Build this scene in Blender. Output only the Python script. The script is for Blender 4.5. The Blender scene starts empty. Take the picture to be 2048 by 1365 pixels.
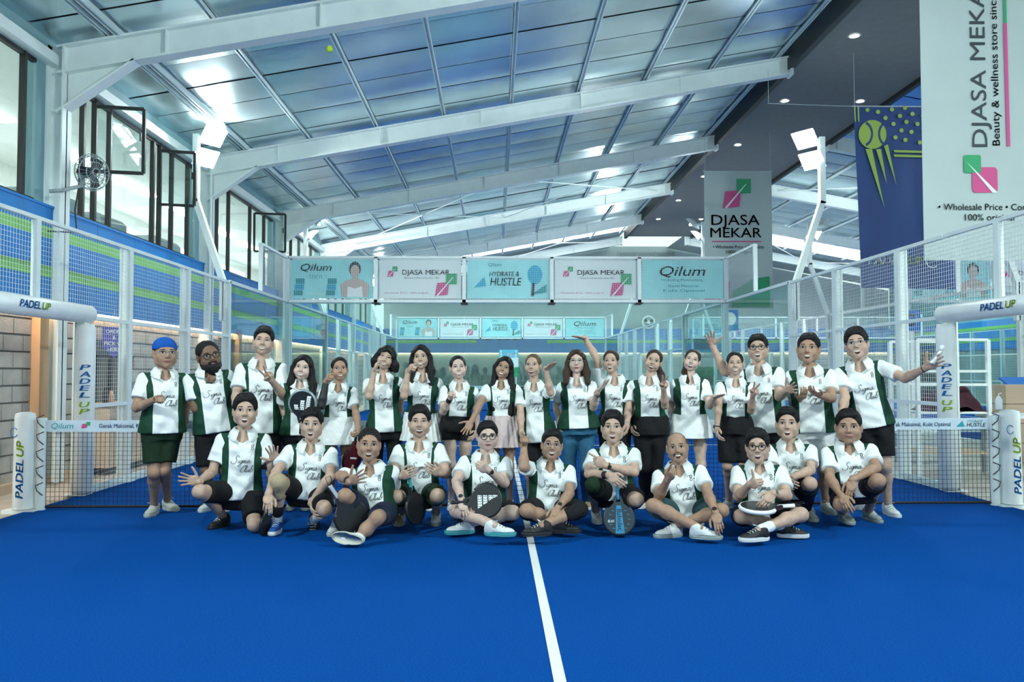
import bpy, math, random
import numpy as np
from mathutils import Vector, Matrix
from mathutils.bvhtree import BVHTree
random.seed(7); rng = np.random.default_rng(7)
scene = bpy.context.scene
C = scene.collection

# ------------------------------------------------------------------ camera
F_PX, CAM_H = 1618.0, 1.394                      # focal length in pixels of a 2048 px wide frame, eye height
YAW, PIT, ROL = np.radians([1.1815, 2.168, -0.078])
_cy, _sy, _cp, _sp, _cr, _sr = np.cos(YAW), np.sin(YAW), np.cos(PIT), np.sin(PIT), np.cos(ROL), np.sin(ROL)
FW = np.array([_sy*_cp, _cy*_cp, _sp]); _rt = np.array([_cy, -_sy, 0.]); _up = np.array([-_sy*_sp, -_cy*_sp, _cp])
CA = _rt*_cr + _up*_sr; CB = -_rt*_sr + _up*_cr; CO = np.array([0., 0., CAM_H])
cam = bpy.data.objects.new('camera', bpy.data.cameras.new('camera')); C.objects.link(cam)
cam.data.sensor_width = 36.0; cam.data.lens = 36.0*F_PX/2048.0; cam.data.clip_end = 200
cam.matrix_world = Matrix(((CA[0], CB[0], -FW[0], CO[0]), (CA[1], CB[1], -FW[1], CO[1]), (CA[2], CB[2], -FW[2], CO[2]), (0, 0, 0, 1)))
scene.camera = cam
# ------------------------------------------------------------------ world, exposure
W = bpy.data.worlds.new('world'); scene.world = W; W.use_nodes = True
bg = W.node_tree.nodes['Background']; bg.inputs[0].default_value = (0.80, 1.0, 0.97, 1); bg.inputs[1].default_value = 0.9
scene.view_settings.view_transform = 'Standard'; scene.view_settings.look = 'None'
scene.view_settings.exposure = 0.36; scene.view_settings.gamma = 1.0; scene.view_settings.use_curve_mapping = False

def ray(u, v): return FW + CA*(u-1024)/F_PX + CB*(682.5-v)/F_PX
def at(u, v, y): r = ray(u, v); return CO + r*(y/r[1])
def atx(u, v, x): r = ray(u, v); return CO + r*(x/r[0])
def atz(u, v, z): r = ray(u, v); return CO + r*((z-CAM_H)/r[2])
NY, CX = 8.356, 0.29                             # the net's distance, the court's centre line
HX = 7.4                                         # axis of the hall: the neighbour court is mirrored about it

# ------------------------------------------------------------------ materials
def mat(name, col, rough=0.6, metal=0.0, noise=0.0, nscale=8.0, bump=0.0, bscale=60.0, emit=None, estr=0.0, spec=0.5, stretch=None, coat=0.0):
    m = bpy.data.materials.new(name); m.use_nodes = True; nt = m.node_tree; b = nt.nodes['Principled BSDF']
    b.inputs['Base Color'].default_value = (*col, 1); b.inputs['Roughness'].default_value = rough; b.inputs['Metallic'].default_value = metal
    b.inputs['Specular IOR Level'].default_value = spec
    if coat: b.inputs['Coat Weight'].default_value = coat
    if emit: b.inputs['Emission Color'].default_value = (*emit, 1); b.inputs['Emission Strength'].default_value = estr
    if noise or bump:
        tc = nt.nodes.new('ShaderNodeTexCoord'); mp = nt.nodes.new('ShaderNodeMapping'); nt.links.new(tc.outputs['Object'], mp.inputs[0])
        if stretch: mp.inputs['Scale'].default_value = stretch
    if noise:
        n = nt.nodes.new('ShaderNodeTexNoise'); n.inputs['Scale'].default_value = nscale; n.inputs['Detail'].default_value = 5
        nt.links.new(mp.outputs[0], n.inputs['Vector'])
        r = nt.nodes.new('ShaderNodeValToRGB'); r.color_ramp.elements[0].position = 0.3; r.color_ramp.elements[1].position = 0.7
        r.color_ramp.elements[0].color = (*[c*(1-noise) for c in col], 1); r.color_ramp.elements[1].color = (*[min(1, c*(1+noise)) for c in col], 1)
        nt.links.new(n.outputs['Fac'], r.inputs[0]); nt.links.new(r.outputs[0], b.inputs['Base Color'])
    if bump:
        n2 = nt.nodes.new('ShaderNodeTexNoise'); n2.inputs['Scale'].default_value = bscale; n2.inputs['Detail'].default_value = 4
        nt.links.new(mp.outputs[0], n2.inputs['Vector'])
        bp = nt.nodes.new('ShaderNodeBump'); bp.inputs['Strength'].default_value = bump; bp.inputs['Distance'].default_value = 0.02
        nt.links.new(n2.outputs['Fac'], bp.inputs['Height']); nt.links.new(bp.outputs[0], b.inputs['Normal'])
    return m
def glass(name, tint=(0.9, 0.975, 0.97), refl=0.035):
    m = bpy.data.materials.new(name); m.use_nodes = True; nt = m.node_tree; nt.nodes.clear()
    o = nt.nodes.new('ShaderNodeOutputMaterial'); t = nt.nodes.new('ShaderNodeBsdfTransparent'); t.inputs[0].default_value = (*tint, 1)
    g = nt.nodes.new('ShaderNodeBsdfGlossy'); g.inputs['Roughness'].default_value = 0.02
    fc = nt.nodes.new('ShaderNodeLayerWeight'); fc.inputs[0].default_value = 0.5
    pw = nt.nodes.new('ShaderNodeMath'); pw.operation = 'POWER'; pw.inputs[1].default_value = 4.0; nt.links.new(fc.outputs['Facing'], pw.inputs[0])
    lw = nt.nodes.new('ShaderNodeMath'); lw.operation = 'MULTIPLY_ADD'; lw.inputs[1].default_value = 0.55; lw.inputs[2].default_value = refl; nt.links.new(pw.outputs[0], lw.inputs[0])
    mx = nt.nodes.new('ShaderNodeMixShader'); nt.links.new(lw.outputs[0], mx.inputs[0]); nt.links.new(t.outputs[0], mx.inputs[1]); nt.links.new(g.outputs[0], mx.inputs[2])
    nt.links.new(mx.outputs[0], o.inputs[0]); return m
def emis(name, col, s):
    m = bpy.data.materials.new(name); m.use_nodes = True; nt = m.node_tree; nt.nodes.clear()
    o = nt.nodes.new('ShaderNodeOutputMaterial'); e = nt.nodes.new('ShaderNodeEmission'); e.inputs[0].default_value = (*col, 1); e.inputs[1].default_value = s
    nt.links.new(e.outputs[0], o.inputs[0]); return m
M = {}
M['concrete_floor'] = mat('concrete_floor', (0.42, 0.40, 0.35), 0.55, noise=0.2, nscale=1.5, bump=0.1)
M['turf'] = mat('turf', (0.002, 0.082, 0.37), 0.95, noise=0.22, nscale=90, bump=0.6, bscale=350, spec=0.04)
M['line'] = mat('line', (0.80, 0.84, 0.84), 0.9, noise=0.08, nscale=80, bump=0.4, bscale=300, spec=0.2)
M['steel'] = mat('steel', (0.72, 0.82, 0.82), 0.4, noise=0.06, nscale=3)
M['white_steel'] = mat('white_steel', (0.80, 0.89, 0.88), 0.35, noise=0.04, nscale=4)
M['wire'] = mat('wire', (0.80, 0.87, 0.89), 0.4)
M['glass'] = glass('glass')
M['win_glass'] = glass('win_glass', (0.82, 0.90, 0.90))
M['black'] = mat('black', (0.012, 0.014, 0.016), 0.5)
M['net'] = mat('net', (0.006, 0.008, 0.012), 0.7)
M['tape'] = mat('tape', (0.62, 0.76, 0.84), 0.6, noise=0.08, nscale=6, bump=0.15, bscale=12)
M['pad'] = mat('pad', (0.82, 0.88, 0.88), 0.45, noise=0.05, nscale=5, bump=0.25, bscale=9)
M['ink_blue'] = mat('ink_blue', (0.008, 0.16, 0.50), 0.6)
M['ink_green'] = mat('ink_green', (0.36, 0.55, 0.03), 0.6)
M['ink_teal'] = mat('ink_teal', (0.02, 0.34, 0.38), 0.6)
M['ink_dark'] = mat('ink_dark', (0.03, 0.05, 0.06), 0.6)
M['ink_white'] = mat('ink_white', (0.85, 0.9, 0.9), 0.6)
M['pink'] = mat('pink', (0.62, 0.08, 0.26), 0.6)
M['green'] = mat('green', (0.03, 0.36, 0.15), 0.6)
M['foil'] = mat('foil', (0.62, 0.75, 0.79), 0.27, metal=0.9, noise=0.16, nscale=0.9, bump=0.45, bscale=1.5)
M['purlin'] = mat('purlin', (0.74, 0.84, 0.85), 0.35, metal=0.15)
M['dark_ceiling'] = mat('dark_ceiling', (0.20, 0.21, 0.215), 0.8, noise=0.06, nscale=6)
M['block'] = mat('block', (0.42, 0.42, 0.39), 0.9, noise=0.14, nscale=5, bump=0.4, bscale=50)
M['mortar'] = mat('mortar', (0.16, 0.17, 0.16), 0.95, bump=0.3)
M['clad_blue'] = mat('clad_blue', (0.014, 0.215, 0.60), 0.55, noise=0.06, nscale=3)
M['clad_green'] = mat('clad_green', (0.22, 0.58, 0.12), 0.55, noise=0.06, nscale=3)
M['teal_wall'] = mat('teal_wall', (0.22, 0.38, 0.42), 0.7, noise=0.06, nscale=3)
M['end_wall'] = mat('end_wall', (0.40, 0.48, 0.48), 0.8, noise=0.06, nscale=1.5)
M['low_wall'] = mat('low_wall', (0.30, 0.36, 0.34), 0.85, noise=0.12, nscale=2)
M['plaster'] = mat('plaster', (0.78, 0.80, 0.78), 0.8, noise=0.03)
M['wood'] = mat('wood', (0.50, 0.33, 0.19), 0.6, noise=0.15, nscale=5, stretch=(1, 1, 0.15))
M['pale_wood'] = mat('pale_wood', (0.58, 0.45, 0.32), 0.6, noise=0.12, nscale=4, stretch=(0.2, 1, 1))
M['lamp'] = emis('lamp', (0.86, 0.98, 1.0), 40.0)
M['downlight'] = emis('downlight', (1, 0.98, 0.92), 25.0)
M['sky_sheet'] = emis('sky_sheet', (0.92, 1.0, 1.0), 3.0)
M['warm_led'] = emis('warm_led', (1.0, 0.55, 0.26), 60.0)
M['room_light'] = emis('room_light', (1.0, 0.97, 0.88), 22.0)
M['fill_glow'] = emis('fill_glow', (0.95, 1.0, 1.0), 3.5)
M['ban_white'] = mat('ban_white', (0.46, 0.56, 0.56), 0.7, noise=0.04, nscale=1.5, bump=0.3, bscale=2.5)
M['ban_paper'] = mat('ban_paper', (0.76, 0.84, 0.84), 0.6, bump=0.2, bscale=4)
M['ban_teal'] = mat('ban_teal', (0.36, 0.80, 0.82), 0.6, noise=0.08, nscale=2, bump=0.2, bscale=4)
M['ban_navy'] = mat('ban_navy', (0.020, 0.062, 0.22), 0.6, noise=0.1, nscale=2, bump=0.4, bscale=3, stretch=(1.6, 1, 0.5))
M['ball_green'] = mat('ball_green', (0.36, 0.52, 0.10), 0.7)
M['sign_blue'] = mat('sign_blue', (0.01, 0.16, 0.55), 0.5)
M['sign_violet'] = mat('sign_violet', (0.05, 0.06, 0.36), 0.5)
M['sign_cyan'] = mat('sign_cyan', (0.02, 0.42, 0.62), 0.5)
M['skin_print'] = mat('skin_print', (0.60, 0.48, 0.43), 0.7)
M['grey_metal'] = mat('grey_metal', (0.28, 0.34, 0.36), 0.4, metal=0.4)
M['maroon'] = mat('maroon', (0.055, 0.012, 0.022), 0.85, noise=0.3, nscale=12, bump=0.8, bscale=14)
M['cord'] = mat('cord', (0.55, 0.62, 0.63), 0.6)

# ------------------------------------------------------------------ mesh helpers
def link(o, parent=None):
    C.objects.link(o)
    if parent is not None: o.parent = parent
    return o
def tag(o, label=None, cat=None, group=None, kind=None):
    if label: o['label'] = label
    if cat: o['category'] = cat
    if group: o['group'] = group
    if kind: o['kind'] = kind
    return o
def empty(name, loc=(0, 0, 0), parent=None):
    o = bpy.data.objects.new(name, None); o.location = loc; o.empty_display_size = 0.1
    return link(o, parent)
class MB:
    """collects boxes, bars, tubes, plates; build() makes one mesh object (world coordinates, moved to the parent's origin)"""
    def __init__(s): s.v = []; s.f = []; s.m = []; s.n = 0
    def add(s, V, Fc, mi=0):
        V = [tuple(map(float, p)) for p in V]; s.v += V; s.f += [tuple(i+s.n for i in f) for f in Fc]; s.m += [mi]*len(Fc); s.n += len(V); return s
    def box(s, x0, x1, y0, y1, z0, z1, mi=0):
        V = [(x0, y0, z0), (x1, y0, z0), (x1, y1, z0), (x0, y1, z0), (x0, y0, z1), (x1, y0, z1), (x1, y1, z1), (x0, y1, z1)]
        return s.add(V, [(0, 3, 2, 1), (4, 5, 6, 7), (0, 1, 5, 4), (1, 2, 6, 5), (2, 3, 7, 6), (3, 0, 4, 7)], mi)
    def cbox(s, x0, x1, y0, y1, z0, z1, b, mi=0):
        """box with its four upright/long edges chamfered on the -y and +x faces alike (octagonal in xz)"""
        P = [(x0+b, z0), (x1-b, z0), (x1, z0+b), (x1, z1-b), (x1-b, z1), (x0+b, z1), (x0, z1-b), (x0, z0+b)]
        V = [(x, y0, z) for x, z in P] + [(x, y1, z) for x, z in P]
        return s.add(V, [tuple(range(7, -1, -1))[::-1], tuple(range(15, 7, -1))] + [(i, i+8, (i+1) % 8+8, (i+1) % 8) for i in range(8)], mi)
    def bar(s, a, b, w, h=None, up=(0, 0, 1), mi=0):
        a = np.array(a, float); b = np.array(b, float); h = w if h is None else h
        d = b-a; d /= np.linalg.norm(d); u = np.array(up, float)
        if abs(d@u) > 0.98: u = np.array([0, 1., 0])
        r = np.cross(d, u); r /= np.linalg.norm(r); u = np.cross(r, d)
        o = [(-1, -1), (1, -1), (1, 1), (-1, 1)]
        V = [p + r*(i*w/2) + u*(j*h/2) for p in (a, b) for i, j in o]
        return s.add(V, [(0, 1, 2, 3), (7, 6, 5, 4), (0, 4, 5, 1), (1, 5, 6, 2), (2, 6, 7, 3), (3, 7, 4, 0)], mi)
    def tube(s, pts, r, n=8, mi=0, cap=True, closed=False):
        pts = [np.array(p, float) for p in pts]; k = len(pts); rs = r if hasattr(r, '__len__') else [r]*k
        V = []; prev = None
        for i, p in enumerate(pts):
            if closed: d = pts[(i+1) % k]-pts[i-1]
            else: d = pts[min(i+1, k-1)]-pts[max(i-1, 0)]
            d = d/(np.linalg.norm(d)+1e-9)
            if prev is None:
                u = np.array([0, 0, 1.]) if abs(d[2]) < 0.9 else np.array([1., 0, 0])
            else: u = prev
            a = np.cross(d, u); a /= np.linalg.norm(a)+1e-9; b = np.cross(a, d); prev = b
            V += [p + (a*math.cos(t) + b*math.sin(t))*rs[i] for t in [2*math.pi*j/n for j in range(n)]]
        Fc = []
        for i in range(k if closed else k-1):
            for j in range(n): q = (i+1) % k; Fc.append((i*n+j, q*n+j, q*n+(j+1) % n, i*n+(j+1) % n))
        if cap and not closed: Fc += [tuple(range(n)), tuple(reversed(range((k-1)*n, k*n)))]
        return s.add(V, Fc, mi)
    def poly(s, P, O, U, Vv, t=0.0, mi=0):
        """flat polygon P[(u,v)] in the plane O + u U + v V, thickness t along -(U x V)"""
        O = np.array(O, float); U = np.array(U, float); Vv = np.array(Vv, float); N = np.cross(U, Vv)
        a = [O + U*x + Vv*y for x, y in P]; k = len(a)
        if t == 0: return s.add(a, [tuple(range(k))], mi)
        b = [p - N*t for p in a]
        return s.add(a+b, [tuple(range(k)), tuple(reversed(range(k, 2*k)))] + [(i, i+k, (i+1) % k+k, (i+1) % k) for i in range(k)], mi)
    def mesh(s, name, mats, off=(0, 0, 0)):
        me = bpy.data.meshes.new(name)
        me.from_pydata([(x-off[0], y-off[1], z-off[2]) for x, y, z in s.v], [], s.f)
        for m in (mats if isinstance(mats, (list, tuple)) else [mats]): me.materials.append(M[m] if isinstance(m, str) else m)
        if len(me.materials) > 1: me.polygons.foreach_set('material_index', s.m)
        me.update(); return me
    def build(s, name, mats, parent=None, smooth=False, loc=None):
        off = np.array(loc if loc is not None else (0, 0, 0), float)
        o = bpy.data.objects.new(name, s.mesh(name, mats, off))
        link(o, parent)
        p = parent; w = np.zeros(3)
        while p is not None: w += np.array(p.location); p = p.parent
        o.location = off - w
        if smooth: o.data.polygons.foreach_set('use_smooth', [True]*len(o.data.polygons)); o.data.update()
        return o
class PB(MB):
    """flat print: lettering stays one part, every printed shape becomes a part of its own"""
    def __init__(s): super().__init__(); s.sh = []
    def poly(s, P, O, U, Vv, t=0.0, mi=0): s.sh.append((MB().poly(P, O, U, Vv, t), mi)); return s
    def build(s, name, mats, parent=None, smooth=False, loc=None):
        for m, mi in s.sh: m.build('printed_shape', mats[mi], parent)
        return super().build('lettering', mats, parent) if s.n else None
def struct(name, mb, m, parent=None, label=None):
    o = mb.build(name, m, parent)
    if parent is None: o['kind'] = 'structure'
    if label: o['label'] = label
    return o
_txt = {}
def text_mesh(t, shear=0.0, bold=0.0):
    """(verts, faces) of a line of lettering: height of capitals 1, left-aligned at 0, base line at 0"""
    key = (t, shear, bold)
    if key in _txt: return _txt[key]
    cu = bpy.data.curves.new('t', 'FONT'); cu.body = t; cu.shear = shear; cu.offset = bold; cu.size = 1.0; cu.resolution_u = 3; cu.fill_mode = 'FRONT'
    ob = bpy.data.objects.new('t', cu); C.objects.link(ob); dg = bpy.context.evaluated_depsgraph_get()
    me = bpy.data.meshes.new_from_object(ob.evaluated_get(dg))
    V = np.array([v.co[:] for v in me.vertices]) if len(me.vertices) else np.zeros((0, 3)); Fc = [tuple(p.vertices) for p in me.polygons]
    bpy.data.objects.remove(ob); bpy.data.curves.remove(cu); bpy.data.meshes.remove(me)
    if len(V): V[:, 0] -= V[:, 0].min(); V /= 0.70
    _txt[key] = (V, Fc); return _txt[key]
def put_text(mb, t, O, U, Vv, h, w=None, align='l', shear=0.0, bold=0.0, mi=0, wave=None):
    """lay lettering on a plane: origin O (base line), unit axes U along, V up, capital height h, optional total width w"""
    V, Fc = text_mesh(t, shear); wd = V[:, 0].max(); sx = h if w is None else w/wd
    x0 = {'l': 0, 'c': -wd*sx/2, 'r': -wd*sx}[align]; O = np.array(O, float); U = np.array(U, float); Vv = np.array(Vv, float)
    for e in ((0.0,) if not bold else (-0.8*bold, 0.8*bold)): mb.add([O + U*(x0+p[0]*sx+e*h) + Vv*(p[1]*h) for p in V], Fc, mi)
ORD = ['first', 'second', 'third', 'fourth', 'fifth', 'sixth', 'seventh', 'eighth', 'ninth', 'tenth', 'eleventh', 'twelfth']
def disc(cx, cz, r, n=16, a0=0, a1=2*math.pi): return [(cx+r*math.cos(a0+(a1-a0)*i/n), cz+r*math.sin(a0+(a1-a0)*i/n)) for i in range(n)]
X1, Z1 = np.array([1., 0, 0]), np.array([0, 0, 1.])
# ================================================================== THE HALL
WX = -5.75; Y0, Y1 = -3.0, 41.7; EAVE, SLOPE = 5.68, 0.181; RX = 5.90
RAFT_Y = [-0.35, 5.05, 10.45, 15.85, 21.25, 26.65, 32.05, 37.45]
def mx(x, side): return x if side == 0 else 2*HX - x          # side 1 = the mirrored half of the hall
struct('floor', MB().box(WX-0.3, 2*HX-WX+0.3, Y0, Y1+0.3, -0.2, -0.02), 'concrete_floor')
# ---- ceiling: foil sheets on purlins and rafters in both halves, a dark flat strip between
ceil_root = empty('ceiling', (0, 0, 5.5)); ceil_root['kind'] = 'structure'
def roof_z(x): return EAVE + (x-WX)*SLOPE
y = Y0
sheet_i = 0
while y < 32.6:
    y2 = min(y+0.92, 32.6)
    for side in (0, 1):
        mb = MB(); dz = random.uniform(-0.012, 0.012)
        xs = np.linspace(WX, RX, 9)
        V = []; 
        for x in xs:
            sag = random.uniform(-0.012, 0.012)
            for yy in (y+0.016, (y+y2)/2, y2-0.016): V.append((mx(x, side), yy, roof_z(x)+dz+(sag-0.014 if yy == (y+y2)/2 else 0)))
        n = len(V); V += [(a, b, c+0.03) for a, b, c in V]; Fc = []
        for i in range(8):
            for j in range(2):
                q = (i*3+j, i*3+j+1, i*3+j+4, i*3+j+3); Fc.append(q); Fc.append(tuple(k+n for k in reversed(q)))
        mb.add(V, Fc); mb.build('foil_sheet', 'foil', ceil_root, smooth=True)
    y = y2
for side in (0, 1):
    def S(x): return mx(x, side)
    mb = MB(); V = [(S(WX), Y0, roof_z(WX)+0.06), (S(RX), Y0, roof_z(RX)+0.06), (S(RX), 32.6, roof_z(RX)+0.06), (S(WX), 32.6, roof_z(WX)+0.06)]
    mb.add(V, [(0, 1, 2, 3)]); mb.build('roof_deck', 'dark_ceiling', ceil_root)
    mb = MB(); mb.add([(S(WX), 32.6, roof_z(WX)+0.02), (S(RX), 32.6, roof_z(RX)+0.02), (S(RX), 36.4, roof_z(RX)+0.02), (S(WX), 36.4, roof_z(WX)+0.02)], [(0, 1, 2, 3)])
    tag(mb.build('skylight_sheet', 'sky_sheet', ceil_root), 'bright translucent daylight sheet')
    mb = MB(); mb.add([(S(WX), 36.4, roof_z(WX)+0.02), (S(RX), 36.4, roof_z(RX)+0.02), (S(RX), Y1, roof_z(RX)+0.02), (S(WX), Y1, roof_z(WX)+0.02)], [(0, 1, 2, 3)])
    mb.build('roof_deck', 'end_wall', ceil_root)
    for x in [-5.0+1.33*k for k in range(9)]:
        mb = MB(); z = roof_z(x); d = 0.09
        mb.box(S(x)-0.035, S(x)+0.035, Y0, 36.4, z-0.045, z-0.028); mb.box(S(x)-0.035, S(x)-0.02, Y0, 36.4, z-d, z-0.03); mb.box(S(x)+0.02, S(x)+0.035, Y0, 36.4, z-d, z-0.03)
        if x < -4.5 and side == 0:
            mb.box(S(x)+0.10, S(x)+0.125, Y0, 36.4, z-d, z-0.01); mb.box(S(x)+0.16, S(x)+0.185, Y0, 36.4, z-d, z-0.01)
        mb.build('purlin', 'purlin', ceil_root)
    for ry in RAFT_Y:
        mb = MB(); w = 0.20
        a = np.array([S(WX+0.12), ry, roof_z(WX+0.12)-0.29]); b = np.array([S(RX), ry, roof_z(RX)-0.29])
        mb.bar(a, b, 0.035, 0.34); u = np.array([0, 0, 0.17])
        mb.bar(a+u, b+u, w, 0.03); mb.bar(a-u, b-u, w, 0.03)
        for t in np.linspace(0.12, 0.98, 6):                          # stiffeners and splice plates
            p = a+(b-a)*t; mb.bar(p-u, p+u, 0.02, w*0.85, up=(0, 1, 0))
        # haunch at the column
        c = np.array([S(WX+0.12), ry, roof_z(WX)-0.95]); e = a+(b-a)*0.085
        mb.bar(c, e-u, w, 0.03)
        mb.add([c, a-u, e-u], [(0, 1, 2)]);
        mb.bar(b-u*1.25, b+u*1.25, 0.05, w*1.25, up=(0, 1, 0))
        mb.build('rafter', 'white_steel', ceil_root)
    for ry in (21.25, 32.05, 10.45-10.8):
        for x0, x1 in ((-4.6, 0.3), (0.3, 5.4)):
            for p, q in (((x0, ry), (x1, ry+5.4)), ((x1, ry), (x0, ry+5.4))):
                MB().tube([(S(p[0]), p[1], roof_z(p[0])-0.28), (S(q[0]), q[1], roof_z(q[0])-0.28)], 0.016, 5).build('brace_rod', 'white_steel', ceil_root)
DCZ = 7.52
MB().box(RX+0.02, 2*HX-RX-0.02, Y0, 36.4, DCZ, DCZ+0.1).build('ceiling_panel', 'dark_ceiling', ceil_root)['label'] = 'dark flat ceiling strip between the two roofs'
for x in (RX, 2*HX-RX):
    MB().box(x-0.06, x+0.06, Y0, 36.4, DCZ-0.10, DCZ+0.30).build('edge_trim', 'black', ceil_root)
dl = None
for yy in np.arange(3.75, 34, 3.55):
    for xx in (6.55, 8.27):
        mb = MB(); n = 14
        P = [(xx+r*math.cos(2*math.pi*i/n), yy+r*math.sin(2*math.pi*i/n), z) for r, z in ((0.115, DCZ-0.012), (0.085, DCZ-0.02), (0.08, DCZ-0.006)) for i in range(n)]
        mb.add(P, [(k*n+i, k*n+(i+1) % n, (k+1)*n+(i+1) % n, (k+1)*n+i) for k in range(2) for i in range(n)], 0); mb.add(P[2*n:], [tuple(range(n))], 1)
        o = mb.build('downlight', ['white_steel', 'downlight'], None, loc=(xx, yy, DCZ))
        row = 'nearer the court' if xx < 7 else 'farther from the court'
        tag(o, '%s round downlight from the front in the dark ceiling row %s' % (ORD[int(round((yy-3.75)/3.55))], row), 'downlight', 'downlights in the dark ceiling')

# ---- left wall
wl = empty('wall_left', (WX, 12, 0)); wl['kind'] = 'structure'
MB().box(WX-0.20, WX-0.012, Y0, Y1, 0, 2.30).build('mortar_backing', 'mortar', wl)
bm_ = {}
def block_mesh(w):
    if w not in bm_:
        mb = MB(); b = 0.006; h = 0.19
        P = [(0, 0, 0), (0, w, 0), (0, w, h), (0, 0, h)]; Q = [(0.022, b, b), (0.022, w-b, b), (0.022, w-b, h-b), (0.022, b, h-b)]
        mb.add(P+Q, [(4, 5, 6, 7)] + [(i, (i+1) % 4, (i+1) % 4+4, i+4) for i in range(4)]); bm_[w] = mb.mesh('concrete_block', 'block')
    return bm_[w]
open_ = [(11.72, 12.65, 0.92, 1.66), (16.95, 18.2, 0.0, 2.1)]
far_blocks = MB(); nb = 0
for r in range(11):
    z = 0.01+r*0.205; yy = Y0 + (0.2 if r % 2 else 0)
    while yy < Y1-0.4:
        w = 0.395
        hit = any(yy+w > a and yy < b and z+0.19 > c and z < d for a, b, c, d in open_)
        if not hit and yy > 5.5:
            if 8.8 < yy < 19.7 and nb < 300:
                o = bpy.data.objects.new('concrete_block', block_mesh(w)); link(o, wl); o.location = np.array([WX-0.012+random.uniform(0, 0.005), yy, z]) - np.array(wl.location); nb += 1
            else: far_blocks.box(WX-0.02, WX+0.008, yy, yy+w, z, z+0.19)
        yy += 0.405
fb = far_blocks.build('block_courses', 'block', wl); fb['kind'] = 'stuff'
MB().box(WX-0.01, WX+0.10, 5, Y1, -0.02, 0.09).build('plinth', 'pale_wood', wl)
for a, b, c, d in open_:                                             # framed openings
    mb = MB(); t = 0.05
    mb.box(WX-0.1, WX+0.03, a, a+t, c, d); mb.box(WX-0.1, WX+0.03, b-t, b, c, d); mb.box(WX-0.1, WX+0.03, a, b, d-t, d); mb.box(WX-0.1, WX+0.03, a, b, c, c+0.03)
    mb.box(WX-0.1, WX+0.03, (a+b)/2-t/2, (a+b)/2+t/2, c, d); fr = mb.build('opening_frame', 'black', wl)
    MB().box(WX-0.09, WX-0.02, a+t, b-t, c+0.03, d-t).build('dark_pane', 'grey_metal', fr)
led = MB().box(WX+0.022, WX+0.055, 5, Y1-0.1, 2.268, 2.286).build('led_strip', 'warm_led', wl); led['label'] = 'warm strip light under the blue cladding'
yy = 2.0
while yy < Y1-0.1:                                                    # blue cladding panels with two green stripes
    y2 = min(yy+1.2, Y1-0.02)
    p = MB().box(WX-0.05, WX+0.075, yy+0.004, y2-0.004, 2.29, 3.49).build('cladding_panel', 'clad_blue', wl)
    for za, zb in ((3.10, 3.24), (2.60, 2.74)):
        MB().box(WX+0.07, WX+0.079, yy+0.004, y2-0.004, za, zb).build('green_stripe', 'clad_green', p)
    yy += 1.2
MB().box(WX+0.064, WX+0.074, 2.0, Y1, 2.225, 2.292).build('light_lip', 'clad_blue', wl)
MB().box(WX-0.06, WX+0.09, 2.0, Y1, 3.49, 3.52).build('sill_cap', 'clad_blue', wl)
MB().box(WX-0.10, WX+0.14, Y0, Y1, 5.33, 5.47).build('eave_beam', 'white_steel', wl)
MB().box(WX-0.12, WX+0.02, Y0, Y1, 5.47, 5.72).build('eave_board', 'teal_wall', wl)
for ry in RAFT_Y[1:]:
    mb = MB(); x = WX+0.10
    mb.box(x-0.10, x-0.08, ry-0.11, ry+0.11, 0, 5.6); mb.box(x+0.10, x+0.12, ry-0.11, ry+0.11, 0, 5.6); mb.box(x-0.1, x+0.12, ry-0.012, ry+0.012, 0, 5.6)
    mb.build('column', 'white_steel', wl)
    MB().box(WX-0.14, WX, ry-0.32, ry+0.30, 3.5, 5.34).build('wall_pier', 'teal_wall', wl)
for yy in (10.12, 17.9):
    MB().cbox(WX-0.02, WX+0.12, yy, yy+0.19, 0, 2.26, 0.01).build('wood_post', 'wood', wl)
# upper floor windows: black mullions, panes, hinged sashes that stand open
mull_px = [45, 128, 166, 190, 220, 307, 321, 345, 377, 436, 459, 502, 530, 584, 600, 612, 624]
mull = sorted(float(atx(p, 400, WX)[1]) for p in mull_px)
allm = [2.2, 3.6, 4.7, 5.6, 6.9, 8.2] + mull + list(np.arange(mull[-1]+1.3, Y1-0.5, 1.35))
wn = 1; bays = list(zip(RAFT_Y[1:], RAFT_Y[2:]))
for (ra, rb) in bays:
    a, b = ra+0.30, rb-0.32
    w = empty('window_%d' % wn, (WX, a, 3.52)); w['kind'] = 'structure'; wn += 1
    mb = MB(); mb.box(WX-0.06, WX, a, b, 3.52, 3.57); mb.box(WX-0.06, WX, a, b, 5.28, 5.33); mb.build('window_frame', 'black', w)
    ms = [m for m in allm if a+0.15 < m < b-0.15]; ed = [a]+ms+[b]
    for m in ms: MB().box(WX-0.06, WX+0.01, m-0.026, m+0.026, 3.52, 5.33).build('mullion', 'black', w)
    for p, q in zip(ed, ed[1:]):
        MB().box(WX-0.035, WX-0.027, p+0.02, q-0.02, 3.57, 5.28).build('pane', 'win_glass', w)
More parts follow.
